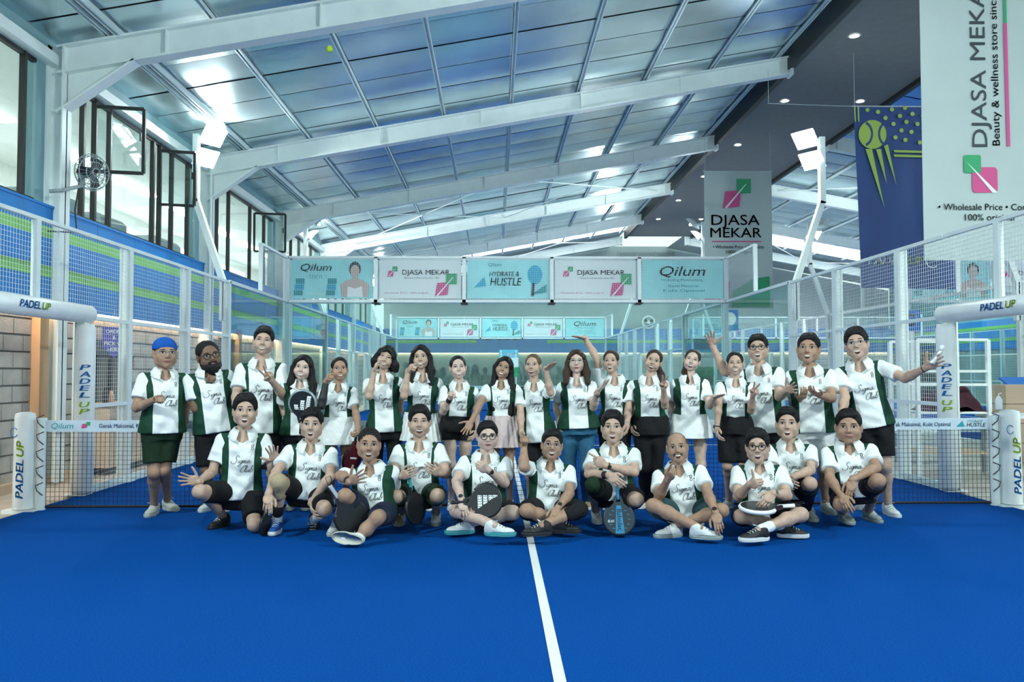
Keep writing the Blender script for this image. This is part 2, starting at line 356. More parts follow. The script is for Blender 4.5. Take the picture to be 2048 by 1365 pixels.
def open_sash(p0, p1, label):
    """outward hinged black sash; p0,p1 = (px top-left),(px bottom-right) seen in the photograph, hinge on the wall"""
    c = atx(p0[0], p0[1], WX+0.03); ztop = c[2]; yh = c[1]
    e = atx(p0[0], p1[1], WX+0.03); zb = e[2]
    # swings out at right angles to the wall: width from the far edge at the same depth
    d = at(p1[0], p0[1], yh+0.12); wdt = d[0]-c[0]
    o = empty('window_sash', (WX+0.03, yh, zb)); t = 0.045
    A = np.array([WX+0.03, yh, 0]); U = np.array([wdt, 0.12, 0])
    def P(u, z): q = A+U*u; q[2] = z; return q
    mb = MB(); mb.bar(P(0, zb), P(0, ztop), t, 0.04); mb.bar(P(1, zb), P(1, ztop), t, 0.04); mb.bar(P(0, ztop), P(1, ztop), 0.04, t); mb.bar(P(0, zb), P(1, zb), 0.04, t)
    mb.build('sash_frame', 'black', o)
    mb = MB(); mb.add([P(0.03, zb), P(0.97, zb), P(0.97, ztop), P(0.03, ztop)], [(0, 1, 2, 3)]); mb.build('pane', 'win_glass', o)
    MB().bar(P(0.93, (zb+ztop)/2), P(0.93, (zb+ztop)/2+0.12), 0.02, 0.03).build('sash_handle', 'black', o)
    tag(o, label, 'window', 'open sashes of the upper floor')
open_sash((192, 213), (289, 344), 'black framed window sash standing open above the blue wall, largest and nearest')
open_sash((321, 302), (390, 410), 'black framed window sash standing open, partly behind the left light pole')
open_sash((509, 427), (571, 503), 'black framed window sash standing open farthest along the left wall')
# room behind the windows
UR = -10.2
mb = MB(); mb.box(UR, WX-0.15, Y0, Y1, 3.3, 3.42); mb.box(UR, WX-0.15, Y0, Y1, 5.75, 5.85); mb.box(UR-0.1, UR, Y0, Y1, 3.3, 5.85)
mb.build('upper_room', 'plaster', wl)
for yy in np.arange(3, 40, 3.0):
    MB().box(-8.6, -8.35, yy, yy+2.0, 5.70, 5.74).build('room_light', 'room_light', wl)
for ya, yb in ((13.4, 15.2), (18.2, 20.4), (21.0, 24.0), (25, 28), (29, 33)): MB().box(UR+0.01, UR+0.03, ya, yb, 4.1, 5.4).build('fill_glow_panel', 'fill_glow', wl)  # glowing panels added on the room's far wall to brighten the interior
for ya, yb, z in ((12.5, 13.6, 4.25), (14.2, 15.2, 4.2), (16.6, 17.8, 4.2), (19, 20.2, 4.15)):
    MB().cbox(-7.9, -6.9, ya, yb, 3.42, z, 0.08).build('cabinet', 'grey_metal', wl)

# ---- end wall and the right wall of the neighbouring half
we = empty('wall_back', (HX, Y1, 0)); we['kind'] = 'structure'; XR = 2*HX-WX
MB().box(WX, XR, Y1, Y1+0.2, 0, 2.40).build('lower_wall', 'low_wall', we)
mb = MB(); mb.add([(WX, Y1+0.05, 2.4), (XR, Y1+0.05, 2.4), (XR, Y1+0.05, 5.6), (2*HX-RX, Y1+0.05, 7.9), (RX, Y1+0.05, 7.9), (WX, Y1+0.05, 5.6)], [(0, 1, 2, 3, 4, 5)]); mb.build('gable', 'end_wall', we)
x = WX
while x < XR-0.1:
    x2 = min(x+1.2, XR); p = MB().box(x+0.004, x2-0.004, Y1-0.08, Y1+0.02, 2.42, 3.60).build('cladding_panel', 'clad_blue', we)
    if not (-1.6 < x < 2.4): MB().box(x+0.004, x2-0.004, Y1-0.085, Y1-0.07, 2.86, 3.02).build('green_stripe', 'clad_green', p)
    x += 1.2
MB().box(WX, XR, Y1-0.05, Y1-0.02, 2.395, 2.412).build('led_strip', 'warm_led', we); MB().box(WX, XR, Y1-0.075, Y1-0.065, 2.36, 2.425).build('light_lip', 'clad_blue', we)
mb = MB(); 
put_text(mb, 'PADEL', (-1.45, Y1-0.09, 3.02), X1, Z1, 0.42, 2.2, shear=0.25, bold=0.02, mi=0); put_text(mb, 'UP', (0.85, Y1-0.09, 3.02), X1, Z1, 0.42, 0.9, shear=0.25, bold=0.02, mi=1)
mb.build('lettering', ['ink_white', 'ink_green'], we)
mb = MB(); 
for k in range(9): mb.box(6.4, 9.3, Y1-0.06, Y1, 6.98+k*0.07, 7.025+k*0.07)
for xx in (6.36, 7.32, 8.3, 9.26): mb.box(xx, xx+0.05, Y1-0.07, Y1, 6.94, 7.62)
mb.build('louvre_vent', 'grey_metal', we)
wr = empty('wall_right', (XR, 12, 0)); wr['kind'] = 'structure'
MB().box(XR, XR+0.2, Y0, Y1, 0, 2.29).build('lower_wall', 'low_wall', wr)
MB().box(XR-0.06, XR+0.1, Y0, Y1, 2.29, 3.49).build('cladding_panel', 'clad_blue', wr)
for za, zb in ((3.10, 3.24), (2.60, 2.74)): MB().box(XR-0.07, XR-0.055, Y0, Y1, za, zb).build('green_stripe', 'clad_green', wr)
MB().box(XR, XR+0.2, Y0, Y1, 3.49, 5.75).build('upper_wall', 'teal_wall', wr)

# ================================================================== COURTS
_wm = {}
def wire_mesh_data(w, h, cell=0.05, t=0.003):
    k = (round(w, 3), round(h, 3), cell, t)
    if k not in _wm:
        mb = MB(); n = int(round(w/cell)); m = int(round(h/cell))
        for i in range(1, n): mb.bar((i*w/n, 0, 0), (i*w/n, 0, h), t)
        for j in range(1, m): mb.bar((0, 0.004, j*h/m), (w, 0.004, j*h/m), t)
        _wm[k] = mb.mesh('wire_mesh', 'wire')
    return _wm[k]
def wire(parent, x, y, z, w, h, rot, cell=0.05, t=0.003):
    o = bpy.data.objects.new('wire_mesh', wire_mesh_data(w, h, cell, t)); link(o, parent); o['kind'] = 'stuff'
    o.location = np.array([x, y, z])-np.array(parent.location); o.rotation_euler = (0, 0, rot); return o
def court(cx, ny, far, where, front=True):
    # floor
    tf = MB().box(cx-5, cx+5, ny-10, ny+10, -0.02, 0.0).build('court_turf', 'turf', None, loc=(cx, ny, 0)); tag(tf, 'bright blue artificial turf of the %s' % where, 'turf'); tf['kind'] = 'structure'
    for a in ((cx-0.028, cx+0.028, ny-6.9, ny+6.9), (cx-5, cx+5, ny+6.9, ny+6.95), (cx-5, cx+5, ny-6.95, ny-6.9)): MB().box(*a, 0, 0.004).build('court_line', 'line', tf)
    t = 0.003 if not far else 0.0045; cell = 0.05 if not far else 0.1
    for s, nm in ((-1, 'left'), (1, 'right')):
        x = cx+s*5.0; r = empty('court_fence', (x, ny, 0))
        tag(r, 'white steel mesh and glass side fence on the %s of the %s' % (nm, where), 'fence', 'side fences of the courts')
        ys = [1.0, 2.12, 4.1, 6.0]
        for q in ys + [-v for v in ys]:
            mb = MB(); z1 = 3.0 if abs(q) > 1.5 else 2.03; yy = ny+q
            mb.box(x-0.02*s, x+0.09*s, yy-0.015, yy+0.015, 0, z1); mb.box(x-0.03*s, x-0.0*s, yy-0.05, yy+0.05, 0, z1); mb.box(x+0.08*s, x+0.10*s, yy-0.05, yy+0.05, 0, z1)
            mb.box(x-0.08*s, x+0.16*s, yy-0.09, yy+0.09, 0.0, 0.012)
            mb.build('post', 'white_steel', r)
        for q in (8.0, -8.0):
            MB().box(x-0.02*s, x+0.06*s, ny+q-0.03, ny+q+0.03, 3.0, 4.0).build('post', 'white_steel', r)
        for sg in (1, -1):
            seg = [sg*v for v in ys]
            for a, b in zip(seg, seg[1:]):
                ya, yb = sorted((ny+a, ny+b))
                for z in (0.06, 1.0, 2.03, 2.98): MB().box(x-0.025, x+0.025, ya+0.03, yb-0.03, z-0.022, z+0.022).build('rail', 'white_steel', r)
                for za, zb in (((0.08, 0.98), (1.02, 2.0), (2.06, 2.96)) if min(abs(a), abs(b)) > 1.5 else ((0.08, 0.98), (1.02, 2.0))): wire(r, x, ya+0.03, za, yb-ya-0.06, zb-za, math.pi/2, cell, t)
            for a, b in ((6, 8), (8, 10)):
                ya, yb = sorted((ny+sg*a, ny+sg*b))
                MB().box(x-0.005, x+0.005, ya+0.006, yb-0.006, 0.03, 2.96).build('glass_pane', 'glass', r)
            ya, yb = sorted((ny+sg*6, ny+sg*10))
            MB().box(x-0.03, x+0.03, ya, yb, 2.96, 3.02).build('rail', 'white_steel', r); MB().box(x-0.03, x+0.03, ya, yb, 0, 0.03).build('rail', 'white_steel', r)
            ya, yb = sorted((ny+sg*8, ny+sg*10)); MB().box(x-0.025, x+0.025, ya, yb, 3.95, 4.0).build('rail', 'white_steel', r)
            wire(r, x, ya, 3.02, 2.0, 0.93, math.pi/2, cell, t)
        # over the gateway
        MB().box(x-0.025, x+0.025, ny-1, ny+1, 2.96, 3.0).build('rail', 'white_steel', r); MB().box(x-0.025, x+0.025, ny-1, ny+1, 2.03, 2.07).build('rail', 'white_steel', r)
        MB().box(x-0.03, x+0.03, ny-0.04, ny+0.04, 2.07, 2.96).build('post', 'white_steel', r)
        for a in (-2.09, 0.04): wire(r, x, ny+a, 2.07, 2.05, 0.89, math.pi/2, cell, t)
        for sg in (1, -1):                                         # kerb under the fence
            ya, yb = sorted((ny+sg*1.0, ny+sg*10)); MB().box(x-0.05, x+0.05, ya, yb, -0.02, 0.035).build('kerb', 'steel', r)
        # lamp poles
        for q in (6.0, -6.0):
            if not front and q < 0: pass
            yy = ny+q; lx = x+s*0.10
            A = np.array([lx, yy, 2.3]); B = np.array([lx, yy, 3.02]); Cc = np.array([lx+s*0.50, yy, 4.45]); Dd = np.array([lx+s*0.50, yy, 5.62]); E = np.array([lx+s*0.10, yy, 5.60])
            mb = MB(); mb.bar(A, B, 0.10, 0.10); mb.bar(B-Z1*0.03, Cc, 0.10, 0.12, up=(0, 1, 0)); mb.bar(Cc-Z1*0.04, Dd, 0.10, 0.12, up=(0, 1, 0)); po = mb.build('light_pole', 'white_steel', r, loc=(lx, yy, 3.0)); po['label'] = 'bent white floodlight pole'
            MB().bar(Dd-Z1*0.06, E-Z1*0.06, 0.06, 0.06).build('lamp_arm', 'white_steel', po)
            for k, (dx, dy, dz) in enumerate(((0.30, -0.06, 0.02), (0.12, 0.10, -0.32))):
                p = Dd+np.array([-s*dx, dy, dz-0.06]); aim = np.array([cx, ny+q*0.35, 0.0])-p; aim /= np.linalg.norm(aim)
                rr = np.cross(aim, Z1); rr /= np.linalg.norm(rr); uu = np.cross(rr, aim); w2, h2, d2 = 0.22, 0.17, 0.05
                mb = MB(); V = [p+rr*i*w2*f+uu*j*h2*f+aim*o_ for o_, f in ((-d2, 0.7), (d2*0.6, 1.0)) for i, j in ((-1, -1), (1, -1), (1, 1), (-1, 1))]
                mb.add(V, [(3, 2, 1, 0), (0, 1, 5, 4), (1, 2, 6, 5), (2, 3, 7, 6), (3, 0, 4, 7)], 0); mb.build('lamp_housing', 'white_steel', po)
                mb = MB(); V = [p+rr*i*w2*0.95+uu*j*h2*0.95+aim*d2*0.62 for i, j in ((-1, -1), (1, -1), (1, 1), (-1, 1))]; mb.add(V, [(0, 1, 2, 3)]); mb.build('lamp_face', 'lamp', po)
            if front or q < 0 or True:
                ld = bpy.data.lights.new('floodlight', 'AREA'); ld.shape = 'RECTANGLE'; ld.size = 0.5; ld.size_y = 0.4; ld.energy = FLOOD*(1.0 if not far else 0.7); ld.color = (0.90, 1.0, 0.97)
                lo = bpy.data.objects.new('floodlight', ld); link(lo, po); p = Dd+np.array([-s*0.34, 0, 0.0]); aim = Vector(np.array([cx, ny+q*0.2, 0.6])-p)
                lo.location = p-np.array([lx, yy, 3.0]); lo.rotation_euler = aim.to_track_quat('-Z', 'Y').to_euler()
    # back walls
    for sg in ((1, -1) if not far else (1, -1)):
        yb = ny+sg*10.0
        if yb < 0: continue
        r = empty('court_back_fence', (cx, yb, 0)); tag(r, 'glass and white mesh end fence at the %s end of the %s' % ('far' if sg > 0 else 'near', where), 'fence', 'end fences of the courts')
        for k in range(6):
            xx = cx-5+2*k; MB().box(xx-0.04, xx+0.04, yb-0.03, yb+0.03, 2.96, 4.0).build('post', 'white_steel', r)
            if k < 5:
                MB().box(xx+0.006, xx+1.994, yb-0.005, yb+0.005, 0.03, 2.96).build('glass_pane', 'glass', r)
                wire(r, xx+0.04, yb, 3.03, 1.92, 0.94, 0, cell, t)
            if 0 < k < 5: MB().box(xx-0.08, xx+0.08, yb-0.04, yb-0.01, 2.93, 2.965).build('clip', 'black', r)
        for xx in (cx-5, cx+5): MB().box(xx-0.05, xx+0.05, yb+sg*0.02, yb+sg*0.12, 0, 2.95).build('post', 'steel', r)
        for z0, z1 in ((2.965, 3.03), (3.97, 4.02), (0, 0.03)): MB().box(cx-5, cx+5, yb-0.03, yb+0.03, z0, z1).build('rail', 'white_steel', r)
    return tf
FLOOD = 440.0
court(CX, NY, False, 'near court')
court(CX, NY+20.3, True, 'court behind')
court(2*HX-CX, NY, True, 'neighbouring court')
court(2*HX-CX, NY+20.3, True, 'neighbouring court behind')
# ================================================================== THINGS ON AND AROUND THE COURT
YU, YD = np.array([0, 1., 0]), np.array([0, -1., 0])
# ---- net
def net(cx, ny, where, detail=True):
    r = empty('net', (cx, ny, 0)); tag(r, 'black net with a pale printed top band across the %s' % where, 'net')
    def ztop(x): return 0.885+0.02*abs(x-cx)/5
    mb = MB(); st = 0.045 if detail else 0.12; th = 0.0032 if detail else 0.006
    n = int(9.7/st)
    for i in range(n+1):
        x = cx-4.85+i*9.7/n; mb.bar((x, ny, 0.03), (x, ny, ztop(x)-0.05), th)
    for j in range(int(0.80/st)+1):
        z = 0.04+j*st
        for a, b in ((-4.85, 0), (0, 4.85)): mb.bar((cx+a, ny, z+(0.02*z if a else 0)), (cx+b, ny, z+(0.02*z if b > 0 else 0)), th)
    o = mb.build('net_mesh', 'net', r); o['kind'] = 'stuff'
    MB().tube([(cx-4.85, ny, 0.03), (cx+4.85, ny, 0.03)], 0.014, 6).build('bottom_cord', 'net', r)
    V = []; k = 40; mb = MB()
    for i in range(k+1):
        x = cx-4.9+9.8*i/k; z = ztop(x); V += [(x, ny-0.012, z-0.115), (x, ny-0.014, z+0.0), (x, ny+0.014, z+0.0), (x, ny+0.012, z-0.115)]
    mb.add(V, [(i*4+j, (i+1)*4+j, (i+1)*4+j+1, i*4+j+1) for i in range(k) for j in range(3)]); band = mb.build('top_band', 'tape', r)
    if not detail: return r
    mb = PB()
    for sx in np.arange(-4.8, 4.6, 1.62):
        z = ztop(cx+sx)-0.082
        put_text(mb, 'Qilum', (cx+sx, ny-0.0165, z), X1, Z1, 0.055, 0.22, shear=0.2, mi=1)
        mb.poly([(0, 0), (0.06, 0.01), (0.06, 0.05), (0.01, 0.045)], (cx+sx+0.30, ny-0.0165, z), X1, Z1, mi=2); mb.poly([(0.05, 0.03), (0.09, 0.03), (0.09, 0.065), (0.05, 0.065)], (cx+sx+0.30, ny-0.017, z), X1, Z1, mi=3)
        put_text(mb, 'Gerak Maksimal, Kulit Optimal', (cx+sx+0.48, ny-0.0165, z+0.005), X1, Z1, 0.042, 0.66, bold=0.012, mi=0)
        mb.poly([(0, 0), (0.09, 0), (0.065, 0.06)], (cx+sx+1.20, ny-0.0165, z), X1, Z1, mi=1); put_text(mb, 'HUSTLE', (cx+sx+1.31, ny-0.0165, z), X1, Z1, 0.04, 0.20, shear=0.2, bold=0.01, mi=1)
        put_text(mb, 'HYDRATE', (cx+sx+1.32, ny-0.0165, z+0.047), X1, Z1, 0.022, 0.16, shear=0.2, mi=1)
    mb.build('lettering', ['ink_blue', 'ink_teal', 'pink', 'green'], band)
    return r
net(CX, NY, 'near court'); net(CX, NY+20.3, 'court behind', False); net(2*HX-CX, NY, 'neighbouring court', False)
def padel_up(mb, O, U, V, h, w, gap=0.06, mb2=None):
    put_text(mb, 'PADEL', O, U, V, h, w*0.64, shear=0.2, bold=0.07, mi=0); put_text(mb, 'UP', np.array(O)+np.array(U)*w*(0.64+gap), U, V, h, w*0.26, shear=0.2, bold=0.07, mi=1)
for s, nm in ((-1, 'left'), (1, 'right')):
    x = CX+s*5.06; r = empty('net_post', (x, NY, 0)); tag(r, 'white padded net post with blue and green lettering at the %s end of the net' % nm, 'net post', 'padded net posts')
    mb = MB(); n = 16; rings = []
    for z, f in ((0.02, 1.0), (0.25, 1.02), (0.6, 0.98), (0.93, 0.97), (0.975, 0.90), (0.99, 0.5), (0.992, 0.0)):
        rings.append([(x+0.090*f*math.copysign(abs(math.cos(t))**0.7, math.cos(t)), NY-0.02+0.095*f*math.copysign(abs(math.sin(t))**0.7, math.sin(t)), z) for t in [2*math.pi*i/n for i in range(n)]])
    mb.add(sum(rings, []), [(k*n+i, k*n+(i+1) % n, (k+1)*n+(i+1) % n, (k+1)*n+i) for k in range(len(rings)-1) for i in range(n)]); pad = mb.build('post_pad', 'pad', r, smooth=True)
    mb = MB(); padel_up(mb, (x+0.045, NY-0.1175, 0.13), Z1, -X1, 0.075, 0.60); mb.tube([(x-0.055+0.035*math.cos(t), NY-0.114, 0.79+0.045*math.sin(t)) for t in np.linspace(0.6, 5.8, 12)], 0.004, 5, mi=0)
    mb.build('lettering', ['ink_blue', 'ink_green'], pad)
    MB().tube([(x-s*0.16, NY, 0), (x-s*0.16, NY, 0.93)], 0.045, 10).build('post', 'white_steel', r)
    for k in range(5):
        z = 0.15+k*0.17; MB().tube([(x-s*0.20, NY-0.04, z), (x-s*0.15, NY-0.06, z+0.05), (x-s*0.13, NY-0.05, z+0.1), (x-s*0.20, NY-0.04, z+0.13)], 0.005, 5).build('lacing', 'black', r)
    MB().box(x-0.16, x+0.16, NY-0.13, NY+0.12, -0.02, 0.015).build('base_plate', 'steel', r)
    # gateway pads
    gx = CX+s*5.0-s*0.02
    r2 = empty('gate_pad', (gx, NY, 2.0)); tag(r2, 'round white horizontal gateway pad lettered blue and green over the %s gate' % nm, 'pad', 'gateway pads')
    mb = MB(); mb.tube([(gx, NY-1.06, 2.06), (gx, NY-1.03, 2.06), (gx, NY+1.05, 2.06), (gx, NY+1.08, 2.06)], [0.075, 0.105, 0.105, 0.075], 18); mb.build('pad_roll', 'pad', r2, smooth=True)
    Ud = YU if s < 0 else YD
    pa, pb = ((40, 620), (104, 628)) if s < 0 else ((1960, 626), (2034, 618))
    fa, fb = atx(*pa, gx-s*0.112), atx(*pb, gx-s*0.112)
    O = np.array([gx-s*0.112, fa[1], 2.03]); mb = MB(); padel_up(mb, O, Ud, Z1, 0.075, abs(fb[1]-fa[1])); mb.build('lettering', ['ink_blue', 'ink_green'], r2)
    for sg, nm2 in ((1, 'far'), (-1, 'near')):
        py = NY+sg*1.0
        r3 = empty('gate_pad', (gx, py, 0)); tag(r3, 'upright white gateway post pad with stacked letters, %s post of the %s gate' % (nm2, nm), 'pad', 'gateway pads')
        mb = MB(); mb.tube([(gx, py, 0.02), (gx, py, 0.05), (gx, py, 1.88), (gx, py, 1.94)], [0.09, 0.105, 0.105, 0.09], 18); p3 = mb.build('pad_roll', 'pad', r3, smooth=True)
        mb = MB(); dv = np.array([-gx, -py*1.0, 0]); dv /= np.linalg.norm(dv); U3 = np.cross(dv, Z1)*-1.0
        U3 = np.array([-dv[1], dv[0], 0]); 
        for i, ch in enumerate('PADELUP'):
            put_text(mb, ch, np.array([gx, py, 1.42-i*0.078-(0.03 if i > 4 else 0)])+dv*0.112, U3, Z1, 0.060, 0.105, align='c', shear=0.15, bold=0.08, mi=0 if i < 5 else 1)
        mb.build('lettering', ['ink_blue', 'ink_green'], p3)

# ---- printed banners on the end fences
def logo(mb, O, U, V, sc, mg, mp, mw, flip=False):
    """green square over a pink slanted square with a pale leaf vein"""
    P = [(0.0, 0.0), (0.55, 0.06), (0.62, 0.62), (0.10, 0.58)]; Q = [(0.48, 0.52), (0.95, 0.52), (0.95, 1.0), (0.48, 1.0)]
    vein = [(0.06, 0.02), (0.13, 0.0), (0.80, 0.82), (0.78, 0.84)]
    f = (lambda p: [((0.95-x), y) for x, y in reversed(p)]) if flip else (lambda p: p)
    N = np.cross(U, V)*0.002
    for pts, m, k in ((P, mp, 0), (Q, mg, 1), (vein, mw, 2)): mb.poly([(x*sc, y*sc) for x, y in f(pts)], np.array(O)+N*k, U, V, mi=m)
def figure(mb, O, U, V, sc, m_skin, m_hair, m_cloth):
    """printed half-length woman in a pale towel wrap"""
    N = np.cross(U, V)*0.002
    mb.poly([(-0.36, 0), (0.36, 0), (0.40, 0.35), (0.22, 0.48), (0.08, 0.52), (-0.08, 0.52), (-0.22, 0.48), (-0.40, 0.35)], O, U, V, mi=m_skin) if sc == 1 else mb.poly([(x*sc, y*sc) for x, y in [(-0.36, 0), (0.36, 0), (0.40, 0.35), (0.22, 0.48), (0.08, 0.52), (-0.08, 0.52), (-0.22, 0.48), (-0.40, 0.35)]], O, U, V, mi=m_skin)
    mb.poly([(x*sc, y*sc) for x, y in [(-0.22, 0), (0.22, 0), (0.20, 0.30), (0.0, 0.24), (-0.20, 0.30)]], np.array(O)+N, U, V, mi=m_cloth)
    mb.poly([(x*sc, y*sc) for x, y in [(0.17*math.cos(t), 0.80+0.21*math.sin(t)) for t in np.linspace(0, 2*math.pi, 14)[:-1]]], np.array(O)+N*2, U, V, mi=m_hair)
    mb.poly([(x*sc, y*sc) for x, y in [(-0.06, 0.46), (0.06, 0.46), (0.07, 0.6), (-0.07, 0.6)]], np.array(O)+N*2.5, U, V, mi=m_skin)
    mb.poly([(x*sc, y*sc) for x, y in [(0.13*math.cos(t), 0.74+0.17*math.sin(t)) for t in np.linspace(0, 2*math.pi, 14)[:-1]]], np.array(O)+N*3, U, V, mi=m_skin)
def band_banner(kind, x0, y, z0, where, idx, w=1.86, h=0.88):
    names = {'qa': 'teal banner with a half-length woman', 'dj': 'white banner with leaf squares', 'hh': 'teal banner with a blue racket', 'qb': 'plain teal lettered banner'}
    r = empty('fence_banner', (x0, y, z0)); tag(r, '%s, %s on %s' % (names[kind], ORD[idx], where), 'banner', 'advertising banners on the end fences')
    sheet = MB(); nx = 8; V = []
    for j in (0, 1):
        for i in range(nx+1): V.append((x0+w*i/nx, y+0.006*math.sin(i*1.7+idx), z0+h*j))
    k = len(V); V += [(a, b+0.006, c) for a, b, c in V]; Fc = [(i, i+1, nx+2+i, nx+1+i) for i in range(nx)] + [(k+i+1, k+i, k+nx+1+i, k+nx+2+i) for i in range(nx)]
    sheet.add(V, Fc); sheet.build('sheet', 'ban_paper' if kind == 'dj' else 'ban_teal', r, smooth=True)
    mb = PB(); yy = y-0.014; O = np.array([x0, yy, z0])
    def P(u, v): return O+np.array([u*w, 0, v*h])
    mats = ['ink_teal', 'ink_dark', 'pink', 'green', 'ink_white', 'skin_print', 'sign_cyan']
    if kind == 'qa':
        put_text(mb, 'Qilum', P(0.12, 0.72), X1, Z1, 0.16, 0.70, shear=0.25, bold=0.01, mi=0); put_text(mb, 'COCO', P(0.22, 0.52), X1, Z1, 0.08, 0.3, mi=0)
        for u in (0.04, 0.43):
            for k2 in range(3): mb.poly([(0, 0), (0.20, 0), (0.20, 0.12), (0, 0.12)], P(u+0.01*k2, 0.08+0.15*k2), X1, Z1, mi=0 if k2 != 1 else 6)
        put_text(mb, 'Gerak Maksimal', P(0.20, 0.10), X1, Z1, 0.05, 0.4, mi=4)
        figure(mb, P(0.78, 0.04), X1, Z1, 0.80, 5, 1, 4)
    elif kind == 'dj':
        logo(mb, P(0.10, 0.56), X1, Z1, 0.24, 3, 2, 4); put_text(mb, 'DJASA MEKAR', P(0.28, 0.62), X1, Z1, 0.11, 1.08, bold=0.004, mi=1)
        put_text(mb, 'Beauty & wellness store since 1984', P(0.31, 0.52), X1, Z1, 0.03, 0.78, mi=1)
        logo(mb, P(0.68, 0.06), X1, Z1, 0.52, 3, 2, 4); put_text(mb, 'Wholesale Price  100% original', P(0.06, 0.13), X1, Z1, 0.03, 1.0, mi=2)
    elif kind == 'hh':
        put_text(mb, 'Qilum', P(0.26, 0.84), X1, Z1, 0.08, 0.3, shear=0.2, mi=0); put_text(mb, 'HYDRATE &', P(0.27, 0.58), X1, Z1, 0.11, 0.68, shear=0.2, bold=0.02, mi=0); put_text(mb, 'HUSTLE', P(0.28, 0.34), X1, Z1, 0.18, 0.72, shear=0.2, bold=0.02, mi=0)
        mb.poly([(0, 0), (0.28, 0.04), (0.24, 0.25)], P(0.08, 0.28), X1, Z1, mi=6)
        mb.poly([(0.17*math.cos(t), 0.22*math.sin(t)) for t in np.linspace(0, 2*math.pi, 16)[:-1]], P(0.83, 0.62), X1, Z1, mi=6); mb.poly([(-0.03, 0), (0.03, 0), (0.05, 0.3), (-0.01, 0.3)], P(0.80, 0.06), X1, Z1, mi=1)
        mb.poly([(0, 0), (0.36, 0.06), (0.36, 0.24)], P(0.78, 0.10), X1, Z1, mi=0)
    else:
        put_text(mb, 'Qilum', P(0.22, 0.60), X1, Z1, 0.22, 1.05, shear=0.25, bold=0.012, mi=0); put_text(mb, 'Hydrating Moisturizing', P(0.24, 0.46), X1, Z1, 0.05, 0.95, mi=0)
        put_text(mb, 'Gerak Maksimal', P(0.32, 0.30), X1, Z1, 0.055, 0.7, mi=0); put_text(mb, 'Kulit Optimal', P(0.26, 0.18), X1, Z1, 0.055, 0.95, mi=0)
    mb.build('print', mats, r)
for cx, yb, where in ((CX, NY+10, 'the near end fence'), (CX, NY+30.3, 'the farther end fence'), (2*HX-CX, NY+10, 'the neighbouring end fence')):
    for i, k in enumerate(('qa', 'dj', 'hh', 'dj', 'qb')):
        if cx > 5 and i > 2: continue
        band_banner(k, cx-5+2*i+0.07, yb+0.045, 3.06, where, i)

# ---- hanging banners in the walkway
def cloth(mb, x0, x1, y, z0, z1, mi=0, amp=0.03, seed=0, nx=24, nz=20, lean=0.0):
    V = []
    for j in range(nz+1):
        for i in range(nx+1):
            u, v = i/nx, j/nz; a = amp*(1-v*0.85)
            V.append((x0+(x1-x0)*u + lean*(1-v), y+a*math.sin(6*u+seed+2*v)+a*0.4*math.sin(17*u+3*v+seed), z0+(z1-z0)*v+0.015*math.sin(3*u+seed)*(1-v)))
    n = len(V); V += [(a, b+0.004, c) for a, b, c in V]; Fc = []
    for j in range(nz):
        for i in range(nx):
            q = (j*(nx+1)+i, j*(nx+1)+i+1, (j+1)*(nx+1)+i+1, (j+1)*(nx+1)+i); Fc.append(q); Fc.append(tuple(n+k for k in reversed(q)))
    mb.add(V, Fc, mi)
    return lambda u, v: amp*(1-v*0.85)*math.sin(6*u+seed+2*v)+amp*(1-v*0.85)*0.4*math.sin(17*u+3*v+seed)
def cords(r, x0, x1, y, z):
    for x in (x0+0.03, x1-0.03):
        MB().tube([(x, y, z-0.02), (x, y, DCZ)], 0.004, 5).build('cord', 'cord', r)
    MB().tube([(x0-0.02, y, z), (x1+0.02, y, z)], 0.012, 6).build('top_rod', 'cord', r)
# big white banner nearest, lettering reading upwards
yb = 10.5; a = at(1841, 100, yb); x0 = a[0]; x1 = x0+1.75; z0 = at(1900, 523, yb)[2]; z1 = 6.75
r = empty('hanging_banner', (x0, yb, z1)); tag(r, 'tall white hanging banner lettered upwards, largest and nearest on the right', 'banner', 'hanging banners over the walkway')
mb = MB(); cloth(mb, x0, x1, yb, z0, z1, amp=0.012, seed=1.0); mb.build('sheet', 'ban_white', r, smooth=True); cords(r, x0, x1, yb, z1)
mb = PB(); yy = yb-0.022
def Q(px, py): p = at(px, py, yy); return p
pxm = F_PX/yb*1.0
b0 = Q(1975, 294); put_text(mb, 'DJASA MEKAR', (b0[0], yy, b0[2]), Z1, -X1, 0.205, 2.36, bold=0.0, mi=0)
b0 = Q(2000, 291); put_text(mb, 'Beauty & wellness store since 1984', (b0[0], yy, b0[2]), Z1, -X1, 0.10, 2.42, bold=0.008, mi=0)
b0 = Q(2014, 293); mb.poly([(0, 0), (0.045, 0), (0.04, 1.66), (-0.005, 1.66)], (b0[0], yy, b0[2]), X1, Z1, mi=1); mb.poly([(0, 1.66), (0.04, 1.66), (0.04, 2.5), (0, 2.5)], (b0[0], yy, b0[2]), X1, Z1, mi=2)
g = Q(1928, 345); p = Q(1997, 388)
def rsq(cx, cz, w, h, rr=0.05): return [(cx+sx*(w/2-rr)+rr*math.cos(t), cz+sz*(h/2-rr)+rr*math.sin(t)) for sx, sz, t0 in ((1, 1, 0), (-1, 1, 90), (-1, -1, 180), (1, -1, 270)) for t in np.radians(np.linspace(t0, t0+90, 5))]
c1 = Q(1945, 328); c2 = Q(1970, 360)
mb.poly(rsq(c2[0], c2[2], 0.34, 0.34), (0, yy+0.002, 0), X1, Z1, mi=1); mb.poly(rsq(c1[0], c1[2], 0.23, 0.24, 0.03), (0, yy, 0), X1, Z1, mi=2)
